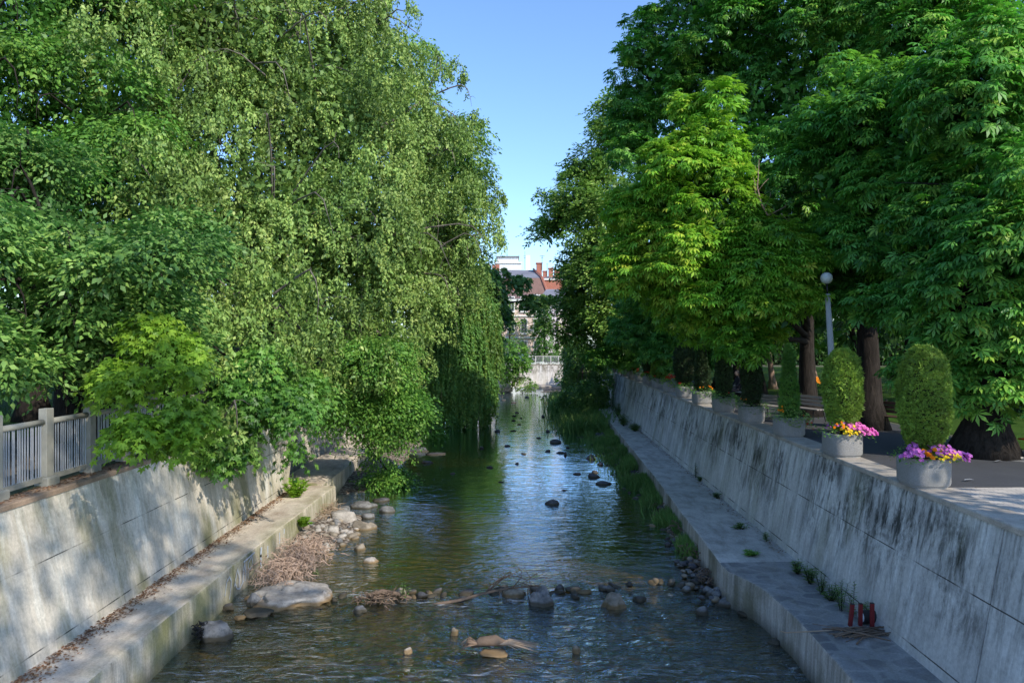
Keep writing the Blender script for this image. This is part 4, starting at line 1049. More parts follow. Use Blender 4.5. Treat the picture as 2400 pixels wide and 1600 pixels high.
flowerbed(3, 'low brownish green leaves in the fourth planter, shaded', [('orange_blossoms','f_org',4,.03,(-.4,-.1,-.4,.1))], 'lf_horn', 60, 500, .22, 6, .06)
flowerbed(4, 'dark ivy like leaves draped over the fifth planter', [('red_blossoms','f_red',3,.03,(-.3,.3,-.4,.1))], 'lf_horn', 120, 600, .22, 7, .07)
flowerbed(5, 'dull greenery with faint orange blooms in the sixth planter', [('orange_blossoms','f_org',8,.04,(-.2,.4,-.4,.1))], 'lf_mid', 60, 300, .22, 8, .08)
fb = flowerbed(6, 'green leaves with one red bloom on the left in the seventh planter', [('red_blossoms','f_red',9,.06,(-.35,-.15,-.4,.0))], 'lf_mid', 40, 260, .22, 9, .09)
fc = flowerbed(7, 'lime green leaves and orange begonias in the eighth planter, without a conifer', [('orange_blossoms','f_red',30,.06,(-.3,.3,-.4,.1))], 'lf_maple', 60, 300, .26, 10, .10)
for k in range(8, 16): dup(fc if k % 2 else fb, T(k,.56), 0, 'small leafy planting with red orange blooms in the %s planter' % words[k])

# ================================================================== LAMPS, BENCHES, PERSON
def lamp(px, pyt, Y, lean, poletop, label, loc=None):
    p = at(px, pyt, Y); b = Vector((p.x+lean, Y, -.03))
    t = thing('street_lamp', b, label, 'lamp', 'globe lamps along the promenade'); H = p.z+.03
    top = Vector((-lean, 0, H))
    mb = MB(); q = poletop; mb.tube([(0,0,0), (-lean*.5*q,0,H*.5*q), (-lean*q,0,H*q)], [.11,.095,.075], 14); mb.build('pole', M['lamppole'], t, smooth=True)
    mb = MB(); mb.tube([(-lean*q,0,H*q-.02), (-lean*.97,0,H-.14)], .028, 8); mb.tube([(-lean*.97,0,H-.2),(-lean*.97,0,H-.12)], [.05,.09], 12); mb.build('bracket', M['iron'], t, smooth=True)
    bm = bmesh.new(); bmesh.ops.create_uvsphere(bm, u_segments=24, v_segments=16, radius=.18, matrix=Matrix.Translation(top)); me = bpy.data.meshes.new('lamp_globe'); bm.to_mesh(me); bm.free(); me.materials.append(M['globe']); me.polygons.foreach_set('use_smooth', [True]*len(me.polygons))
    o = bpy.data.objects.new('lamp_globe', me); COL.objects.link(o); o.parent = t
    return t
lamp(1937, 652, 22.5, .30, .90, 'nearest globe lamp on a slightly leaning grey pole behind the second conifer')
lamp(1513, 763, 50, .05, .92, 'distant thin globe lamp among the trees above the far planters')
lamp(1753, 855, 52, .02, .92, 'small low globe lamp far back on the lawn, between dark trunks')

def bench(loc, rz, label, wood):
    t = thing('park_bench', loc, label, 'bench', 'park benches along the promenade', rz)
    mb = MB()
    for i in range(4): mb.box((0, -.18+.125*i, .45), (1.7, .10, .035))
    mb.build('seat', M[wood], t, bevel=.006)
    mb = MB()
    for i in range(3): mb.box((0, .27+.035*i, .58+.13*i), (1.7, .03, .10), M=Matrix.Rotation(-.25, 3, 'X'))
    mb.build('backrest', M[wood], t, bevel=.006)
    for sx in (-.65, .65):
        mb = MB(); mb.tube([(sx,-.22,0),(sx,-.2,.43),(sx,.22,.43),(sx,.40,.95)], .022, 6); mb.tube([(sx,.22,.43),(sx,.34,0)], .022, 6); mb.build('leg', M['iron'], t)
    return t
def g0(px, py, z=-.04): return on(px, py, z)
bench(g0(2088,1010)+Vector((.2,0,0)), R(-62), 'dark brown bench between the second and the nearest conifer', 'benchwood')
bench(g0(1893,985)+Vector((-.1,0,0)), R(-70), 'weathered grey slatted bench behind the third planter', 'benchgrey')
bench(g0(1815,980), R(110), 'grey bench seen between the third and fourth planter', 'benchgrey')
bench(Vector((12.85, 17.6, -.04)), R(-78), 'orange red slatted bench at the right edge beside the big trunk', 'benchred')
pb = g0(1730, 940); bn = bench(pb+Vector((.0,.1,0)), R(-75), 'grey bench with a dark clothed person sitting on it', 'benchgrey')

# a person in dark clothes sitting on that bench
def person(loc, rz, label):
    t = thing('person', loc, label, 'person', rz=rz)
    J = {'pel':(0,.02,.54,.15),'sp':(0,.06,.78,.14),'ch':(0,.05,1.00,.155),'nk':(0,.02,1.17,.06),'hd':(0,-.02,1.24,.055)}
    vs = []; es = []; rad = []
    def v(p, r): vs.append(p); rad.append(r); return len(vs)-1
    pel = v((0,.02,.54),.145); sp = v((0,.07,.78),.13); ch = v((0,.05,1.0),.15); nk = v((0,.0,1.15),.055); hd = v((0,-.02,1.24),.05)
    es += [(pel,sp),(sp,ch),(ch,nk),(nk,hd)]
    for s in (-1,1):
        hp = v((s*.10,-.02,.53),.095); kn = v((s*.14,-.44,.52),.065); ak = v((s*.13,-.42,.10),.042); ft = v((s*.14,-.60,.05),.038)
        es += [(pel,hp),(hp,kn),(kn,ak),(ak,ft)]
        sh = v((s*.19,.05,1.06),.065); el = v((s*.25,-.08,.80),.045); wr = v((s*.10,-.30,.66),.03); hn = v((s*.06,-.36,.64),.034)
        es += [(ch,sh),(sh,el),(el,wr),(wr,hn)]
        for f in range(4):
            a = v((s*(.075-.02*f),-.41+.004*f,.625),.010); b = v((s*(.065-.02*f),-.44,.60),.008); es += [(hn,a),(a,b)]
        a = v((s*.03,-.37,.66),.011); b = v((s*.01,-.40,.66),.009); es += [(hn,a),(a,b)]
    me = bpy.data.meshes.new('body'); me.from_pydata(vs, es, []); me.materials.append(M['cloth'])
    o = bpy.data.objects.new('body', me); COL.objects.link(o); o.parent = t
    m = o.modifiers.new('s','SKIN'); sv = me.skin_vertices[0].data
    for i, r in enumerate(rad): sv[i].radius = (r, r); sv[i].use_root = (i == 0)
    o.modifiers.new('u','SUBSURF').levels = 2
    bm = bmesh.new(); bmesh.ops.create_uvsphere(bm, u_segments=24, v_segments=18, radius=1)
    for q in bm.verts:
        x, y, z = q.co; y2 = y*.105; z2 = z*.125; x2 = x*.078*(1-.12*(z < 0)*abs(z))
        if y < -.6: y2 -= .022*math.exp(-((x/.18)**2+((z+.05)/.2)**2)); y2 += .008*math.exp(-(((abs(x)-.4)/.15)**2+((z-.1)/.12)**2))
        q.co = (x2, y2-.03, z2+1.34)
    me = bpy.data.meshes.new('head'); bm.to_mesh(me); bm.free(); me.materials.append(M['skin']); me.polygons.foreach_set('use_smooth', [True]*len(me.polygons))
    h = bpy.data.objects.new('head', me); COL.objects.link(h); h.parent = t
    for s in (-1,1):
        mb = MB(); mb.tube([(s*.074,-.02,1.30),(s*.084,-.015,1.34),(s*.076,-.02,1.37)], [.012,.018,.012], 6); e = mb.build('ear', M['skin'], t, smooth=True)
        mb = MB(); mb.box((s*.031,-.128,1.352),(.022,.006,.008)); mb.build('eye', M['iron'], t)
    mb = MB(); mb.box((0,-.130,1.272),(.045,.006,.007)); mb.build('mouth', M['red'], t)
    bm = bmesh.new(); bmesh.ops.create_uvsphere(bm, u_segments=20, v_segments=14, radius=1)
    for q in list(bm.verts):
        if q.co.z < -.1 and q.co.y < .2 or (q.co.y < -.55 and q.co.z < .55): bm.verts.remove(q)
        else: q.co = (q.co.x*.088, q.co.y*.115-.015, q.co.z*.135+1.35)
    me = bpy.data.meshes.new('hair'); bm.to_mesh(me); bm.free(); me.materials.append(M['iron']); h = bpy.data.objects.new('hair', me); COL.objects.link(h); h.parent = t
    return t
M['cloth'] = plain('dark clothing', (.018,.018,.024), .9, 10); M['skin'] = plain('skin', (.45,.28,.2), .6, 10, .1)
person(Vector((bn.location.x, bn.location.y, -.05))+Vector((.0,.0,0)), R(-75), 'person in dark clothes sitting on the far bench with hands together')

# red orange flower stand near the dark trunk
weed(0,0,0,1.6,.35,14,'lf_dark','thin shrub beside the lawn behind the third planter',71,'simple',.16, base=g0(1893,950), cat='shrub', name='shrub')
t = flowerbed(7, 'orange red flower basket hanging beside a dark trunk behind the second conifer', [('red_blossoms','f_org',40,.10,(-.3,.3,-.3,.3))], 'lf_mid', 0, 60, .5, 44, .1)
t.name = 'flower_basket'; t.location = at(1909, 908, 30)+Vector((0,0,-.15)); t['category'] = 'basket'; del t['group']; t.scale = (.55,.55,.8)
mb = MB(); mb.tube([(0,0,-2.2),(0,0,.1)], .03, 6); mb.build('pole', M['iron'], t)

# scraps of litter on the promenade
for i, (px, py, lab) in enumerate([(2270,1126,'torn white paper scrap on the asphalt right of the nearest planter'),(2340,1082,'pale feather like litter at the foot of the big trunk'),(1920,1068,'crumpled grey scrap between the second and third planter')]):
    mb = MB(); mb.add([(-.1,-.02,.01),(.0,-.05,.03),(.11,-.01,.012),(.05,.05,.02),(-.06,.04,.01)], [(0,1,2,3,4)]); o = mb.build('litter', M['white']); o.location = g0(px,py,-.02)+Vector((0,0,.012)); tag(o, lab, 'litter')

# ================================================================== BUILDINGS
def stucco(name, a, b):
    g = G(name); f = g.noise(.5, det=7, rough=.65); c = g.mix(g.ramp(f, [(.3,0),(.7,1)]), a, b)
    s_ = g.ramp(g.noise(1.0, g.map((2,2,.15)), 5), [(.45,1),(.75,.75)])
    return g.done(g.bsdf(g.mix(1, c, s_, 'MULTIPLY'), .9, None, .15))
M['pink'] = stucco('peach pink stucco', (.68,.50,.42), (.80,.64,.55)); M['cream'] = stucco('cream stucco', (.72,.64,.56), (.82,.75,.67))
M['lav'] = stucco('lavender grey stucco', (.56,.53,.56), (.70,.67,.70)); M['whiteb'] = stucco('white render', (.70,.70,.69), (.80,.80,.80))
g = G('red brick'); b_ = g.n('ShaderNodeTexBrick', {'Vector': g.map((1,1,1), rot=(R(90),0,0)), 'Color1': (.42,.12,.07,1), 'Color2': (.33,.10,.06,1), 'Mortar': (.4,.3,.25,1), 'Scale': 2.0}); M['brick'] = g.done(g.bsdf(b_.outputs['Color'], .9))
g = G('grey roof'); c = g.mix(g.ramp(g.noise(1.0, g.map((.3,.3,2)), 4), [(.3,0),(.7,1)]), (.16,.16,.19), (.26,.26,.29)); M['roof'] = g.done(g.bsdf(c, .7))
M['roofb'] = plain('brown tile roof', (.20,.12,.10), .85, 1, .3); M['glass'] = plain('dark window glass', (.04,.05,.06), .15, 2, .3, spec=.8); M['frame'] = plain('white window frame', (.75,.73,.70), .6, 3, .1)
def window(p, mat_parent, x, z, w, h, y=0, arch=False):
    f = MB(); f.box((x, y-.05, z), (w+.24, .10, h+.24)); fo = f.build('window', M['frame'], mat_parent)
    gq = MB(); gq.box((x-w*.26, y-.115, z), (w*.44, .04, h)); gq.box((x+w*.26, y-.115, z), (w*.44, .04, h)); go = gq.build('pane', M['glass'], fo)
    s = MB(); s.box((x, y-.16, z-h/2-.18), (w+.4, .22, .1)); s.build('sill', M['frame'], fo)
def building(px0, px1, Y, pytop, depth, wall, label, roof=None, wins=(), name='apartment_building', base=-.1, eave=None):
    a = at(px0, 800, Y); b = at(px1, 800, Y); z1 = at(0, pytop, Y).z; W = b.x-a.x; H = z1-base
    t = thing(name, (a.x, Y, base), label, 'building')
    mb = MB(); mb.box((W/2, depth/2, H/2), (W, depth, H)); mb.build('wall', M[wall], t)
    mb = MB(); mb.box((W/2, -.12, H-.2), (W+.4, .3, .35)); mb.build('cornice', M['frame'], t)
    if roof:
        pr, mat, inset, back = roof; zr = at(0, pr, Y).z-base
        o = .35; mb = MB()
        vs = [(-o,-o,H),(W+o,-o,H),(W+o,depth+o,H),(-o,depth+o,H),(inset,back,zr),(W-inset,back,zr)]
        mb.add([(x, y, z+.02) for x, y, z in vs], [(0,1,5,4),(2,3,4,5),(1,2,5),(3,0,4),(0,3,2,1)]); mb.build('roof', M[mat], t)
    for (wx, wz, w, h) in wins: window(None, t, wx, wz, w, h)
    return t
def grid(x0, dx, nx_, z0, dz, nz, w, h): return [(x0+dx*i, z0+dz*j, w, h) for j in range(nz) for i in range(nx_)]
pk = building(1120, 1257, 114, 700, 16, 'pink', 'peach pink house with tall white windows at the river bend', (676,'roofb',2.2,6), grid(1.2,1.95,5,1.9,3.35,3,.85,2.1))
mb = MB(); mb.box((4.5,-.25,.45),(8.9,.3,1.1)); mb.build('plinth', M['whiteb'], pk)
mb = MB(); mb.box((4.5,-.14,3.5),(8.9,.18,.22)); mb.box((4.5,-.14,6.8),(8.9,.18,.2)); mb.build('string_course', M['frame'], pk)
lv_ = building(1259, 1352, 122, 712, 14, 'lav', 'lavender and cream house with grey roof right of the pink house', (672,'roof',1.8,6), grid(1.3,2.1,3,1.8,3.2,3,.8,1.6))
mb = MB(); mb.box((4.9,-.15,3.9),(2.9,.35,7.6)); mb.build('cream_bay', M['cream'], lv_)
mb = MB(); mb.box((1.1,2.6,8.2),(1.5,1.2,1.4)); mb.build('dormer', M['cream'], lv_)
mb = MB(); mb.box((3.0,4.0,9.2),(.5,.5,1.6)); mb.build('chimney', M['cream'], lv_)
gr_ = building(1142, 1273, 150, 690, 18, 'pink', 'long house with big grey mansard roof above the pink house')
mb = MB(); ww = (1273-1142)*150/F; z0 = at(0,690,150).z+.1; z1 = at(0,650,150).z+.1; z2 = at(0,624,150).z+.1
mb.add([(0,-.3,z0),(ww+1,-.3,z0),(ww-.2,1.2,z1),(1.2,1.2,z1)], [(0,1,2,3)]); mb.add([(ww+1,-.3,z0),(ww+1,18,z0),(ww-.2,16,z1),(ww-.2,1.2,z1)], [(0,1,2,3)]); mb.build('lower_roof', M['roofb'], gr_)
mb = MB(); mb.add([(1.2,1.2,z1),(ww-.2,1.2,z1),(ww-1.7,8,z2),(2.6,8,z2),(ww-.2,16,z1),(1.2,16,z1)], [(0,1,2,3),(3,2,4,5),(1,4,2),(0,3,5)]); mb.build('upper_roof', M['roof'], gr_)
mb = MB(); mb.tube([(ww+1,-.4,z0+.1),(ww-.2,1.1,z1+.15),(ww-1.7,8,z2+.2)], .28, 4); mb.build('fire_wall', M['brick'], gr_)
mb = MB(); mb.tube([(2.6+.9,8,z2+.2),(4.0,1.1,z1+.15),(5.6,-.4,z0+.6)], .2, 4); mb.build('fire_wall', M['brick'], gr_)
for px, pt, pb, wpx in ((1266,610,626,13),):
    a = at(px, pt, 150); mb = MB(); h = (pb-pt)*150/F+1.2; mb.box((a.x-gr_.location.x, 6, a.z-gr_.location.z-h/2), (wpx*150/F, 1.6, h)); mb.box((a.x-gr_.location.x, 6, a.z-gr_.location.z), (wpx*150/F+.3, 1.9, .2)); mb.build('chimney', M['brick'], gr_)
left = building(1085, 1141, 146, 668, 16, 'cream', 'cream house with lower grey roof left of the mansard house', (626,'roof',-1,7))
for px, wpx in ((1142,9),(1154,7),(1163,12)):
    a = at(px, 614, 146); mb = MB(); mb.box((a.x-left.location.x, 8, a.z-left.location.z-.8), (wpx*146/F, 1.2, 2.2)); mb.build('chimney', M['brick'], left)
br = building(1268, 1340, 160, 652, 16, 'brick', 'brick house with three chimneys behind the lavender house', (640,'roof',1,8), grid(1.5,2.1,3,8.5,3,2,.9,1.5))
for px, pt, wpx in ((1293,625,10),(1308,628,13),(1318,632,7),(1279,632,9)):
    a = at(px, pt, 160); mb = MB(); mb.box((a.x-br.location.x, 4, a.z-br.location.z-1.3), (wpx*160/F, 1.6, 2.6)); mb.box((a.x-br.location.x, 4, a.z-br.location.z), (wpx*160/F+.25, 1.8, .18)); mb.build('chimney', M['brick'], br)
wt = building(1160, 1222, 185, 614, 14, 'whiteb', 'white flat roofed block with a penthouse behind the mansard roof')
a = at(1190, 604, 185); mb = MB(); W_ = 50*185/F; H_ = 1.8
mb.box((a.x-wt.location.x, 5, a.z-wt.location.z-.5), (W_, 8, 1.6)); mb.build('penthouse', M['whiteb'], wt)
mb = MB(); mb.box((a.x-wt.location.x, 4.8, a.z-wt.location.z+.4), (W_+.5, 8.6, .2)); mb.build('penthouse_roof', M['roof'], wt)
mb = MB(); mb.box((3.0,-.1,17.4),(.9,.1,.6)); mb.box((3.7,-.1,17.4),(.5,.1,.6)); mb.build('window', M['glass'], wt)
mb = MB(); a = at(1238, 600, 185); mb.box((0,0,0),(1.1,1.1,5)); o = mb.build('white_turret', M['whiteb'], wt); o.location = (a.x-wt.location.x, 3, a.z-wt.location.z-2)
def antenna(px, pt, pb, Y, label, bars):
    a = at(px, pb, Y); h = (pb-pt)*Y/F
    t = thing('roof_antenna', a+Vector((0,5,-1.5)), label, 'antenna', 'antennas on the roofs')
    mb = MB(); mb.tube([(0,0,0),(0,0,h+1.5)], .06, 5); mb.build('mast', M['metal'], t)
    mb = MB()
    for z, w in bars: mb.tube([(-w,0,h*z+1.5),(w,0,h*z+1.5)], .04, 4)
    if bars: mb.build('rod', M['metal'], t)
antenna(1188, 578, 604, 183, 'tallest thin antenna mast on the white penthouse', [(.5,.25)]); antenna(1231, 583, 612, 183, 'second tall antenna mast right of the penthouse', [(.6,.4),(.45,.3)])
antenna(1273, 592, 610, 150, 'antenna mast on the brick chimney of the mansard roof', [(.95,.5),(.7,.25)]); antenna(1159, 592, 614, 146, 'T shaped antenna on the left roof', [(1,.35)])
antenna(1173, 590, 604, 183, 'short antenna rod left on the penthouse', []); antenna(1217, 592, 614, 183, 'short antenna rod right of the penthouse', []); antenna(1285, 612, 630, 158, 'small antenna between the brick chimneys', [(1,.2)]); antenna(1152, 588, 614, 146, 'thinnest antenna at the far left roof', [])
# white railing on the transverse wall
rl = thing('railing', at(1255, 800, 106.2)+Vector((0,0,-3.25)), 'white metal railing on the wall across the bend', 'railing')
L_ = (1345-1255)*106.2/F
for z in (.15, 1.15):
    mb = MB(); mb.box((L_/2, 0, z), (L_, .06, .06)); mb.build('rail', M['frame'], rl)
for i in range(6): mb = MB(); mb.box((L_*i/5, 0, .6), (.08,.08,1.2)); mb.build('post', M['frame'], rl)
mb = MB()
for i in range(50): mb.box((L_*i/49, 0, .65), (.03,.02,1.0))
mb.build('bar_panel', M['bar'], rl)
# parked van glimpsed on the far right street
vn = thing('parked_car', Vector((14.0, 92, -.05)), 'pale car parked beyond the far planters under the trees', 'car', rz=R(95))
mb = MB(); prof = [(-2.1,.35),(-2.15,.8),(-1.9,.95),(-1.2,1.02),(-.5,1.45),(1.2,1.48),(1.9,1.0),(2.15,.9),(2.15,.35)]
mb.loft([[(x, y, z) for x, z in prof] for y in (-.85,.85)], closed=True, caps=True); mb.build('body', M['frame'], vn, bevel=.06)
mb = MB(); mb.loft([[(x, y, z) for x, z in [(-1.0,1.06),(-.45,1.38),(1.1,1.40),(1.65,1.06)]] for y in (-.87,.87)], closed=True, caps=True); mb.build('window', M['glass'], vn)
for x in (-1.35,1.35):
    for y in (-.86,.86): mb = MB(); mb.tube([(x,y-.1,.32),(x,y+.1,.32)], .32, 16); mb.build('wheel', M['iron'], vn)

# ================================================================== TREES
LB = lobe
# ---- left bank
elm = [LB(560,160,34,330,300), LB(330,330,30,240,260), LB(760,300,33,240,280), LB(820,120,37,150,230), LB(640,520,30,260,250), LB(860,560,33,210,260), LB(420,60,34,260,200),
       LB(960,640,36,130,180), LB(985,390,38,110,200), LB(1000,230,38,85,110), LB(780,730,31,150,150), LB(930,800,34,110,90), LB(1060,560,39,80,160), LB(560,700,27,170,160), LB(660,-120,37,260,220), LB(885,30,38,50,110), LB(420,520,26,150,200), LB(1060,700,40,60,80), LB(560,820,23,110,140), LB(520,985,20.5,80,60), LB(720,790,25.5,140,110), LB(880,850,29,100,70), LB(640,690,24,140,110), LB(440,700,22,90,80)]
elm += [LB(1060,160,39,44,36), LB(1155,452,40,36,18), LB(1170,552,40,40,16), LB(1110,300,40,26,60)]
tree('huge weeping elm with small grey green leaves drooping over the left side of the river', (-12.6, 36, -.1), 9, .75, elm, 'lf_elm', 'barkg', 'elm_tree', 'tree', None, (15000,.6), 3,
     n=19000, K=18, size=.16, spray=.6, mode='hang', lum=.75, gap=.4, jit=.14, back=.35, under=.2, nl=17, sub=10, fr=.38, zs=1.0, twigs=90)
horn = [LB(120,560,19,200,150), LB(300,640,18,190,130), LB(60,760,17,150,120), LB(200,800,19,200,90), LB(40,430,21,180,120), LB(380,720,19,110,100), LB(-60,650,16,150,230), LB(330,850,20,130,60), LB(420,560,22,110,100), LB(20,860,16,110,50), LB(-180,400,20,220,300)]
tree('broad leafed hornbeam with bluish tiered branches over the bar fence, far left', (-12.8, 21.5, -.1), 5, .38, horn, 'lf_horn', 'barkd', 'hornbeam_tree', 'tree', None, (2600,.4), 4,
     n=6500, K=15, size=.165, spray=.75, mode='spray', lum=.2, gap=.25, droop=.35, jit=.25, back=.5, under=.25, nl=9, twigs=30, sub=10, fr=.42, zs=.38)
upl = [LB(60,120,27,220,230), LB(-120,200,24,220,300), LB(220,300,27,160,160), LB(100,-80,30,300,200), LB(180,420,26,130,110)]
tree('dense lime tree with bright green leaves in the top left corner', (-17.3, 27, -.1), 7, .42, upl, 'lf_mid', 'barkd', 'lime_tree', 'tree', None, (2500,.5), 5,
     n=6000, K=14, size=.20, spray=.9, mode='spray', lum=.3, gap=.2, droop=.5, jit=.2, back=.4, nl=5, twigs=20, sub=10, fr=.4, zs=.6, under=.3)
map1 = [LB(390,880,15.5,80,34), LB(330,1000,14.8,34,40), LB(430,960,15.5,50,44), LB(300,860,16.5,60,28), LB(400,780,17,80,26), LB(395,1010,15,40,20), LB(450,830,17,60,26), LB(350,760,17,60,24)]
tree('young maple with bright yellow green sprays hanging over the bar fence', (-10.5, 18.3, -.1), 2.6, .13, map1, 'lf_maple', 'barkd', 'maple_tree', 'tree', None, (250,.25), 6,
     n=640, K=12, size=.14, spray=.55, mode='spray', kind='lobed', lum=.1, gap=.2, droop=.6, jit=.35, back=.8, sub=5, fr=.5, zs=.35, under=.3)
map2 = [LB(640,880,23,90,90), LB(590,920,22,60,60), LB(690,950,22,30,30), LB(540,960,22,40,30), LB(520,1010,21,70,50), LB(690,1040,22,12,14)]
tree('maple with darker blue green leaves hanging down over the left river wall', (-10.9, 24.5, -.1), 4, .26, map2, 'lf_mid', 'barkd', 'maple_tree', 'tree', None, (900,.35), 7,
     n=1300, K=14, size=.15, spray=.7, mode='spray', kind='lobed', lum=.15, gap=.3, droop=.75, jit=.3, back=.7, sub=7, fr=.45, zs=.5, under=.3)
map3 = [LB(830,900,30,110,70), LB(930,930,31,90,60), LB(760,930,28,80,40), LB(900,985,31,90,45), LB(810,960,29,60,30), LB(890,1070,33,40,40), LB(930,1130,33.5,45,55), LB(860,840,29,110,60), LB(980,960,32,40,30)]
tree('bright green beech whose low boughs sweep out over the left ledge to the water', (-10.6, 31, -.1), 5, .3, map3, 'lf_mid', 'barkd', 'beech_tree', 'tree', None, (1400,.4), 8,
     n=3800, K=16, size=.15, spray=.95, mode='spray', lum=.15, gap=.3, droop=.5, jit=.3, back=.6, sub=8, fr=.45, zs=.35, under=.3)
gt = [LB(1000,420,52,85,150), LB(1070,360,52,55,110), LB(1100,440,54,45,90), LB(1040,620,52,80,200), LB(930,240,54,70,150), LB(1118,420,54,22,30)]
tree('yellow green lime tree rising behind the elm at the edge of the sky', (-9.5, 53, -.1), 9, .4, gt, 'lf_plane', 'barkd', 'lime_tree', 'tree', None, (2200,.7), 9,
     n=4200, K=12, size=.26, spray=1.1, mode='spray', lum=.4, gap=.25, droop=.6, sub=9, zs=.8, under=.3)
dk = [LB(1110,700,64,70,80), LB(1160,645,65,30,18), LB(1060,780,62,80,90), LB(1120,770,63,40,60), LB(1165,720,66,24,26), LB(1222,655,67,16,10), LB(1240,702,68,20,8), LB(1272,700,68,20,7), LB(1140,800,64,30,40)]
tree('dark chestnut with arched boughs reaching out in front of the houses', (-8.4, 64, -.1), 7, .35, dk, 'lf_horn', 'barkd', 'chestnut_tree', 'tree', 'chestnut trees', (1500,.7), 10,
     n=2300, K=10, size=.34, spray=.7, mode='spray', lum=.3, gap=.3, droop=.9, kind='lobed')
# willow
wl = [LB(1060,770,57,90,60), LB(1110,730,58,60,50), LB(1010,820,56,60,60), LB(1120,800,58,50,50), LB(1060,850,57,95,60), LB(1105,880,57,55,60), LB(1060,925,57,90,40), LB(1010,900,56,50,50)]
t = thing('willow_tree', (-6.6, 58, -.3), 'weeping willow with long curtains touching the water on the left bank', 'tree')
mb = MB(); limbs(mb, (0,0,0), 5, [((Vector(l[0])-t.location), l[1]) for l in wl], .35, 11, 4); mb.build('trunk', M['barkg'], t, smooth=True)
lv = Leaves(); P_, N_ = sample_lobes(wl, 2000, .1, .5, .8)
K = 42; tt = np.tile(np.linspace(0,1,K), (len(P_),1)); Ls = np.minimum(rng.uniform(1.0,3.6,len(P_)), np.maximum(P_[:,2]-(WZ+.03), .3))
sw = wob(P_, .9, 2)*.25
Q = P_[:,None,:]+N_[:,None,:]*np.array([.35,.35,0])*np.sqrt(tt)[:,:,None]+rng.normal(0,.035,(len(P_),K,3)); Q[:,:,2] -= tt*Ls[:,None]; Q[:,:,0] += (tt**2*sw[:,None])
D = rng.normal(0,.5,(len(P_),K,3)); D[:,:,2] -= 1.0; NN = N_[:,None,:]*.8+rng.normal(0,.5,(len(P_),K,3)); NN[:,:,2] += .3
lv.add(Q.reshape(-1,3), D.reshape(-1,3), NN.reshape(-1,3), rng.uniform(.14,.26,Q.shape[0]*K), np.repeat(rng.normal(.45,.15,len(P_))+wob(P_,1.2,5)*.2,K)+rng.normal(0,.12,Q.shape[0]*K), 'simple')
filler(lv, wl, 900, .5); lv.build('crown', M['lf_willow'], t, origin=t.location)
sm = [LB(1205,830,93,26,34), LB(1190,850,93,22,28), LB(1222,855,93,16,22), LB(1196,885,94,8,16)]
tree('small round bright green tree on the left pier beside the pink house', (on(1190,900,WZ).x-1.5, 96.5, -.4), 2.0, .12, sm, 'lf_mid', 'barkd', 'small_tree', 'tree', None, (150,.5), 12, n=650, K=10, size=.30, spray=.7, lum=.3, gap=.2)
bt = [LB(1272,790,110,17,50), LB(1268,740,110,14,40), LB(1288,830,110,22,24), LB(1262,840,110,16,22), LB(1322,810,112,18,34)]
tree('slender green tree growing between the pink and the lavender house', (at(1276,800,110).x, 110, -.1), 6, .16, bt, 'lf_mid', 'barkd', 'small_tree', 'tree', None, (300,.6), 13, n=700, K=10, size=.32, spray=.7, lum=.4, gap=.25)
bt2 = [LB(1195,745,112,30,30), LB(1215,770,112,24,26), LB(1180,720,112,26,22)]
tree('light green treetop in front of the upper storeys of the pink house', (at(1195,800,111).x, 111, -.1), 5, .14, bt2, 'lf_plane', 'barkd', 'small_tree', 'tree', None, (60,.5), 14, n=220, K=9, size=.3, spray=.7, lum=.5, gap=.5)

# ---- right bank
r1 = [LB(2330,520,19.4,230,190,2.6), LB(2200,650,19.4,150,130,1.6), LB(2330,800,18.4,210,110,2.0), LB(2420,600,17.9,200,300), LB(2130,560,20.9,130,120), LB(2200,870,18.7,90,55,.8), LB(2290,900,18.4,110,45,1), LB(2250,330,20.9,220,180), LB(2400,200,19.9,220,240), LB(2100,700,20.4,80,80),
      LB(2500,800,18.9,200,150), LB(2180,760,18.9,100,100,1), LB(2120,870,18.9,35,30,.5), LB(2390,900,17.9,90,50,1)]
chk = dict(mode='whorl', kind='palm', lum=.15, gap=.2, droop=.35, jit=.2, back=.5, under=.25, sub=9, fr=.42, zs=.75)
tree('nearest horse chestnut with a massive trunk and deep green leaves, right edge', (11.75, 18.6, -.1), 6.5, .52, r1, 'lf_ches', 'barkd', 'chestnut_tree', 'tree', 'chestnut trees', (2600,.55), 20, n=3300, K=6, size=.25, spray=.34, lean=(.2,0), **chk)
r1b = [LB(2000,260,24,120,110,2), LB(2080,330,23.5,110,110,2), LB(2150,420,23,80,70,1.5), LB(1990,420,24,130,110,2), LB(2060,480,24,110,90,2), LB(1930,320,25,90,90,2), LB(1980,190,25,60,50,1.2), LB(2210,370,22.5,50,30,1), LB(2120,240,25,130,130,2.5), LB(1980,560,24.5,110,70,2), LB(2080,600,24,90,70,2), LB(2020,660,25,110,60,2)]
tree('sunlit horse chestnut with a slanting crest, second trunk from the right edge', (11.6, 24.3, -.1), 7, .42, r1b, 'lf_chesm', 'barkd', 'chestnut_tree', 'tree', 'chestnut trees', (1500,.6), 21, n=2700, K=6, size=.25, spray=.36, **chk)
r2 = [LB(1655,260,25,50,50,.9), LB(1640,340,25,90,60,1.3), LB(1560,410,25,90,70,1.4), LB(1690,430,25,90,80,1.5), LB(1540,520,25.5,100,80,1.5), LB(1660,540,24.5,120,90,1.7), LB(1770,560,24.5,90,70,1.4), LB(1640,650,24.5,130,90,1.8), LB(1790,660,24,100,80,1.5), LB(1865,600,23.4,70,45,1.0), LB(1850,680,23.4,60,55,1.0), LB(1800,560,23.6,60,50,1), LB(1740,750,24,80,70,1.3), LB(1740,815,23.6,42,35,.6), LB(1520,610,26,90,70,1.5), LB(1560,700,26,110,80,1.6), LB(1680,740,25,80,60,1.3)]
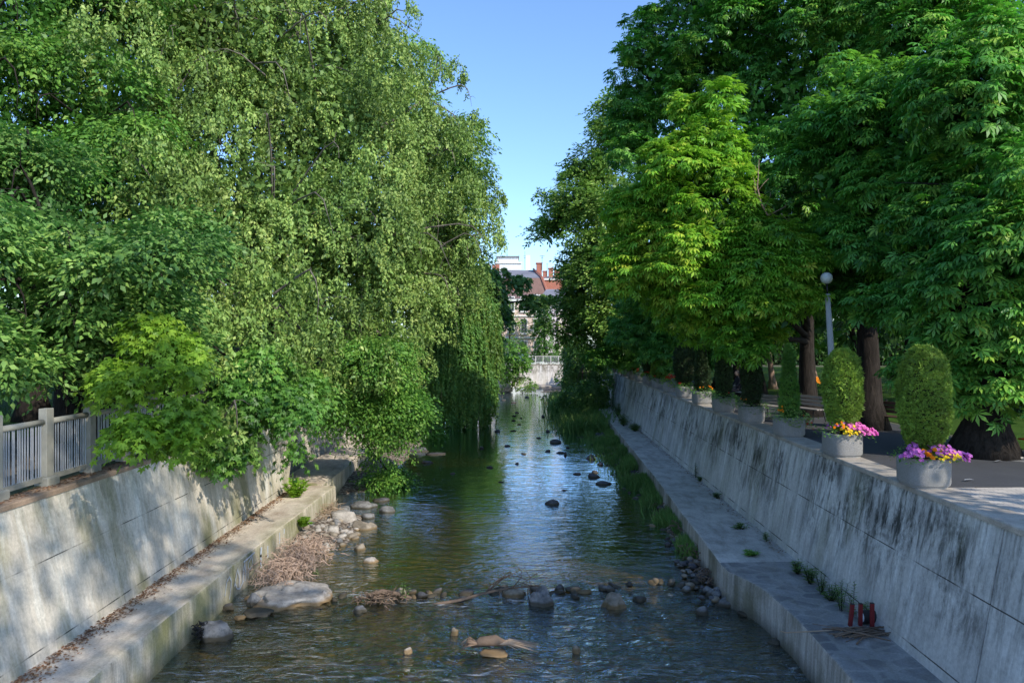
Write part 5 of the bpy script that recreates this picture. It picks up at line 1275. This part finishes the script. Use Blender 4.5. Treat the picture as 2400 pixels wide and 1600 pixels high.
tree('bright yellow green horse chestnut leaning over the river, centre right', (11.3, 28.5, -.1), 5.5, .36, r2, 'lf_chesy', 'barkd', 'chestnut_tree', 'tree', 'chestnut trees', (1800,.5), 22, n=3500, K=6, size=.23, spray=.34, **{**chk, 'sub': 7, 'fr': .5})
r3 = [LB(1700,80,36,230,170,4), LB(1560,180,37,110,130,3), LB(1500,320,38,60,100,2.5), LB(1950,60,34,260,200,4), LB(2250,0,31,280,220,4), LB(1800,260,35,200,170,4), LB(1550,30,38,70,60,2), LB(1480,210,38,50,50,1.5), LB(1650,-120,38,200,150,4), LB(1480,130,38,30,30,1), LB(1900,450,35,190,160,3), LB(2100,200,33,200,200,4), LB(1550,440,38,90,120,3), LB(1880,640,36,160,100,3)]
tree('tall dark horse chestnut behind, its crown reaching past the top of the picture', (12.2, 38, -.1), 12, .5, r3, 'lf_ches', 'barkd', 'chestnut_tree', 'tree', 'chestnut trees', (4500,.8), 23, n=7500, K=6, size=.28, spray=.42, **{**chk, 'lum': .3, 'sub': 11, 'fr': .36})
r4 = [LB(1450,330,60,60,80,3), LB(1400,400,60,70,70,3), LB(1450,480,58,80,90,3), LB(1370,480,60,60,60,3), LB(1318,500,62,42,45,2), LB(1290,540,62,38,30,1.5), LB(1390,590,58,80,80,3), LB(1362,640,60,45,60,2.5), LB(1470,620,56,90,100,3), LB(1430,260,60,35,40,2), LB(1360,740,58,60,80,3), LB(1440,760,56,90,90,3), LB(1345,400,61,30,30,1.5), LB(1350,700,60,28,60,2), LB(1280,470,62,22,18,1)]
tree('loose crowned maple with pale yellow green leaves against the sky, right of the gap', (9.7, 62, -.1), 9, .4, r4, 'lf_plane', 'barkg', 'maple_tree', 'tree', None, (3500,.75), 24, n=6500, K=12, size=.27, spray=.95, mode='spray', lum=.3, gap=.25, droop=.25, jit=.2, sub=9, fr=.42, zs=.7, under=.3)
r5 = [LB(1500,780,48,80,70,3), LB(1600,770,44,90,80,3), LB(1560,690,46,90,70,3), LB(1700,720,42,110,90,3), LB(1440,830,56,70,40,2.5), LB(1650,820,44,70,30,2), LB(1800,740,40,120,70,3)]
tree('shaded mid distance chestnut with hanging skirts above the far conifers', (12.6, 45, -.1), 6, .4, r5, 'lf_ches', 'barkd', 'chestnut_tree', 'tree', 'chestnut trees', (2200,.7), 25, n=2600, K=6, size=.30, spray=.42, **chk)
# bushes and willows on the far right bank
bu = [LB(1358,880,68,42,60,1.5), LB(1345,930,66,40,30,1.5), LB(1380,930,64,45,40,1.3), LB(1360,830,70,30,40,1.2), LB(1410,890,66,25,45,1), LB(1322,945,66,28,20,1.2)]
tree('bluish green willow bush standing in the shingle at the far right bank', (at(1365,800,66).x, 66.5, WZ), 1.5, .10, bu, 'lf_horn', 'barkg', 'willow_bush', 'bush', None, (500,.45), 30, n=2600, K=12, size=.20, spray=.8, kind='long' if False else 'simple', mode='hang', lum=.3, gap=.2)
bu2 = [LB(1345,830,80,22,40,1.2), LB(1352,800,80,18,26,1)]
tree('pale hanging willow behind the bush at the far right bank', (at(1350,800,80).x+1.0, 81, WZ), 5, .12, bu2, 'lf_willow', 'barkg', 'willow_tree', 'tree', None, (60,.4), 31, n=420, K=16, size=.22, spray=1.4, mode='hang', lum=.2, gap=.2)
for i, (px, py, Y, r, lab) in enumerate([(1225,900,94,1.3,'small yellowish bush at the foot of the pier, by the far water'),(1330,885,98,1.6,'round bush on the apron of the far wall'),(1000,1015,50,.9,'low bush under the willow curtain at the left bank')]):
    c = at(px, py, Y); b_ = [((c.x,c.y,c.z),(r,r,r*.7)), ((c.x+r*.6,c.y,c.z-.2),(r*.7,r*.7,r*.5))]
    tree(lab, (c.x, c.y, WZ), WZ+.5, .04, b_, 'lf_plane' if i == 0 else 'lf_mid', 'barkd', 'bush', 'bush', None, (40,.3), 40+i, n=200, K=9, size=.22, spray=.4, lum=.2, gap=.1)

# ---- park trees behind (each its own trunk and crown)
def park(x, y, h, r, seed, label, zb=2.6, mat='lf_dark', K=9, n=520, size=.5, r0=.28, bk='barkd'):
    rr = random.Random(seed); lob = []
    for i in range(7):
        a = i*2.4; q = r*.55 if i else 0
        lob.append(((x+math.cos(a)*q, y+math.sin(a)*q, zb+r*.75+(h-zb-r*1.2)*rr.random()), (r*.62, r*.62, r*rr.uniform(.5,.75))))
    lob.append(((x, y, h-r*.6), (r*.7, r*.7, r*.6))); lob.append(((x-r*.2, y, zb+r*.45), (r*.85, r*.85, r*.5)))
    return tree(label, (x, y, -.08), zb+2, r0, lob, mat, bk, 'park_tree', 'tree', 'park trees behind the promenade' if x > 0 else 'park trees behind the bar fence', (500,.9), seed, n=n, K=K, size=size, spray=1.0, lum=.5, gap=.3, back=.8, under=.9, nl=4)
PT = [(17.5,33,13,5.0,'shady park tree nearest behind the second conifer'),(21,46,14,5.5,'shady park tree deeper in the lawn, centre right'),(16.8,56,14,5.5,'shady park tree in line with the far promenade'),(27,38,14,6,'wide shady park tree in the right half of the lawn'),
      (33,52,15,6.5,'wide shady park tree far right on the lawn'),(24,64,15,6.5,'tall shady park tree at the back of the lawn, left'),(34,70,15,7,'tall shady park tree at the back of the lawn, middle'),(46,62,16,7.5,'tall shady park tree at the back of the lawn, right'),
      (16.5,74,11,4.5,'shady park tree at the far end of the promenade'),(22,84,14,7,'shady tree behind the lawn toward the street'),(24,29,12,4.8,'shady park tree right of the lawn bench'),(40,40,14,7,'shady park tree at the far right edge')]
for i, (x, y, h, r, lab) in enumerate(PT): park(x, y, h, r, 100+i, lab, mat=['lf_dark','lf_mid','lf_dark'][i % 3], n=430)
PL = [(-19,38,14,6,'shady park tree behind the fence, nearest the elm'),(-27,30,14,6.5,'shady park tree behind the fence on the left lawn'),(-16,50,15,6,'shady park tree behind the elm'),(-28,48,15,7,'wide shady park tree far left'),
      (-15,68,14,6.5,'shady park tree behind the willow'),(-14,84,13,6,'far shady park tree behind the left pier'),(-24,66,15,7.5,'farthest shady park tree on the left lawn'),(-24,18,12,5,'shady park tree at the left edge')]
for i, (x, y, h, r, lab) in enumerate(PL): park(x, y, h, r, 140+i, lab, mat='lf_dark', n=380)
for i, (px, py, Y, r0, w, bk, lab) in enumerate([(1812,912,48,.16,0,'barkl','slim sunlit pinkish trunk on the lawn behind the third planter'),(1910,895,56,.16,0,'barkl','far pale trunk showing left of the dark trunk')]):
    p = g0(px, 911 if i == 0 else 895); x, y = p.x, p.y
    lob = [((x-.8, y, 7), (2.2,2.2,1.6)), ((x+.5,y+1,8.5),(2.0,2.0,1.5))]
    tree(lab, (x, y, -.06), 5.5, r0*1.1, lob, 'lf_dark', bk, 'pine_tree', 'tree', None, (80,.5), 60+i, n=200, K=9, size=.4, spray=.8, lum=.3, lean=(-.5,0))
for x, y, h, r, sd, lab in ((13.5,-6,25,5.5,170,'tall unseen tree added behind the camera to dapple the left wall'),):
    park(x, y, h, r, sd, lab, zb=13, mat='lf_mid', n=190, size=.5)  # added out of view, its sparse high crown dapples the left wall
park(12.8, 6.3, 9.5, 3.4, 171, 'small unseen tree added outside the right edge to shade the near water', zb=3, mat='lf_mid', n=150, size=.35)  # added out of view to shade the right half of the near water
# clipped dark hedges closing the park lawns
def hedge(x0, y0, x1, y1, h, w, label, seed, n=6000, size=.3, mat='lf_dark'):
    t = thing('hedge', ((x0+x1)/2, (y0+y1)/2, -.08), label, 'hedge'); d = Vector((x1-x0, y1-y0, 0)); L = d.length; d.normalize(); nrm = Vector((-d.y, d.x, 0))
    u = rng.uniform(-.5,.5,n)*L; a = rng.random(n); s_ = np.where(a < .4, -1, np.where(a < .6, 1, rng.uniform(-1,1,n))); z = np.where(a < .6, rng.random(n)*h, h+rng.normal(0,.12,n))
    P_ = u[:,None]*np.array(d)+(s_*w/2)[:,None]*np.array(nrm)+z[:,None]*np.array([0,0,1.0]); P_ += rng.normal(0,.15,(n,3))+(wob(P_,1.1,seed)*.35)[:,None]*np.array([0,0,1.0])*(z[:,None]/h)
    lv = Leaves(); lv.add(P_, rng.normal(0,1,(n,3)), rng.normal(0,.6,(n,3))+[0,-.6,.7], size*rng.uniform(.6,1.3,n), rng.normal(.4,.2,n)); lv.build('foliage', M[mat], t)
    mb = MB(); mb.box((0,0,h*.47), (L, w*.8, h*.94), math.atan2(d.y, d.x)); mb.build('dark_core', M['core'], t)  # solid dark box filling the hedge behind its leaves
hedge(13, 97, 70, 84, 5.0, 3, 'tall dark hedge at the back of the right park', 1, 16000, .5)
hedge(70, 84, 62, 20, 4.5, 3, 'dark hedge along the far right side of the park', 2, 9000, .5)
hedge(19.5, 31, 27, 29.5, 1.3, 1.4, 'low dark shrub row behind the big trunk', 3, 3500, .2)
hedge(-14.8, 94, -60, 78, 5.0, 3, 'tall dark hedge at the back of the left park', 4, 9000, .5)
hedge(-60, 78, -48, 12, 4.5, 3, 'dark hedge along the far left side of the park', 5, 9000, .5)
hedge(-12.6, 22.5, -13.5, 33, 2.4, 1.6, 'dark shrub belt behind the bar fence', 6, 5000, .2)
# bare twig sticking out between the two chestnuts
mb = MB(); rr = random.Random(4); Yb = 23.3
base = at(1785,490,Yb); q = [at(a,b,Yb)-base for a, b in ((1800,505),(1785,480),(1775,440),(1778,400),(1779,372))]; mb.tube(q, [.03,.025,.018,.011,.005], 6)
for a in (((1785,480),(1770,450),(1768,420)),((1775,450),(1790,430),(1802,418)),((1790,490),(1805,462),(1806,450)),((1778,440),(1768,425),(1765,415)),((1778,410),(1772,396),(1770,388)),((1800,505),(1840,485),(1845,470)),((1830,500),(1850,520),(1848,500))):
    mb.tube([at(x,y,Yb)-base for x, y in a], [.012,.009,.004], 5)
o = mb.build('bare_branch', M['barkl'], smooth=True); o.location = base; tag(o, 'leafless pinkish branch poking up between the two bright chestnut crowns', 'branch')

# ================================================================== CAMERA AND LIGHT
cam = bpy.data.cameras.new('camera'); co = bpy.data.objects.new('camera', cam); COL.objects.link(co)
co.location = (0, 0, EYE); co.rotation_euler = (R(90), 0, 0); cam.sensor_width = 36; cam.lens = F/2400*36; cam.clip_end = 3000; cam.clip_start = .1
scene.camera = co
SUN = Vector((.70, -.71, 0)).normalized(); EL = R(36)
sd = Vector((SUN.x*math.cos(EL), SUN.y*math.cos(EL), math.sin(EL)))
sl = bpy.data.lights.new('sun', 'SUN'); sl.energy = 5.0; sl.angle = R(.53); sl.color = (1, .92, .78)
so = bpy.data.objects.new('sun', sl); COL.objects.link(so); so.rotation_euler = sd.to_track_quat('Z', 'Y').to_euler(); so.location = (20,-20,40)
w = bpy.data.worlds.new('World'); scene.world = w; w.use_nodes = True; nt = w.node_tree; nt.nodes.clear()
sk = nt.nodes.new('ShaderNodeTexSky'); sk.sky_type = 'NISHITA'; sk.sun_disc = False; sk.sun_elevation = EL; sk.sun_rotation = math.atan2(SUN.x, SUN.y); sk.air_density = 1.0; sk.dust_density = .6; sk.ozone_density = 1.4
bg = nt.nodes.new('ShaderNodeBackground'); bg.inputs[1].default_value = .145; wo = nt.nodes.new('ShaderNodeOutputWorld')
mx = nt.nodes.new('ShaderNodeMix'); mx.data_type = 'RGBA'; mx.blend_type = 'MULTIPLY'; mx.inputs[0].default_value = 1; mx.inputs[7].default_value = (1.30, 1.60, 1.98, 1)
nt.links.new(sk.outputs[0], mx.inputs[6]); nt.links.new(mx.outputs[2], bg.inputs[0]); nt.links.new(bg.outputs[0], wo.inputs[0])
scene.view_settings.view_transform = 'Standard'; scene.view_settings.look = 'None'; scene.view_settings.exposure = 0; scene.view_settings.gamma = 1
cy = scene.cycles
cy.max_bounces = 7; cy.diffuse_bounces = 4; cy.glossy_bounces = 3; cy.transmission_bounces = 4; cy.transparent_max_bounces = 8; cy.use_denoising = True
cy.sample_clamp_indirect = 6
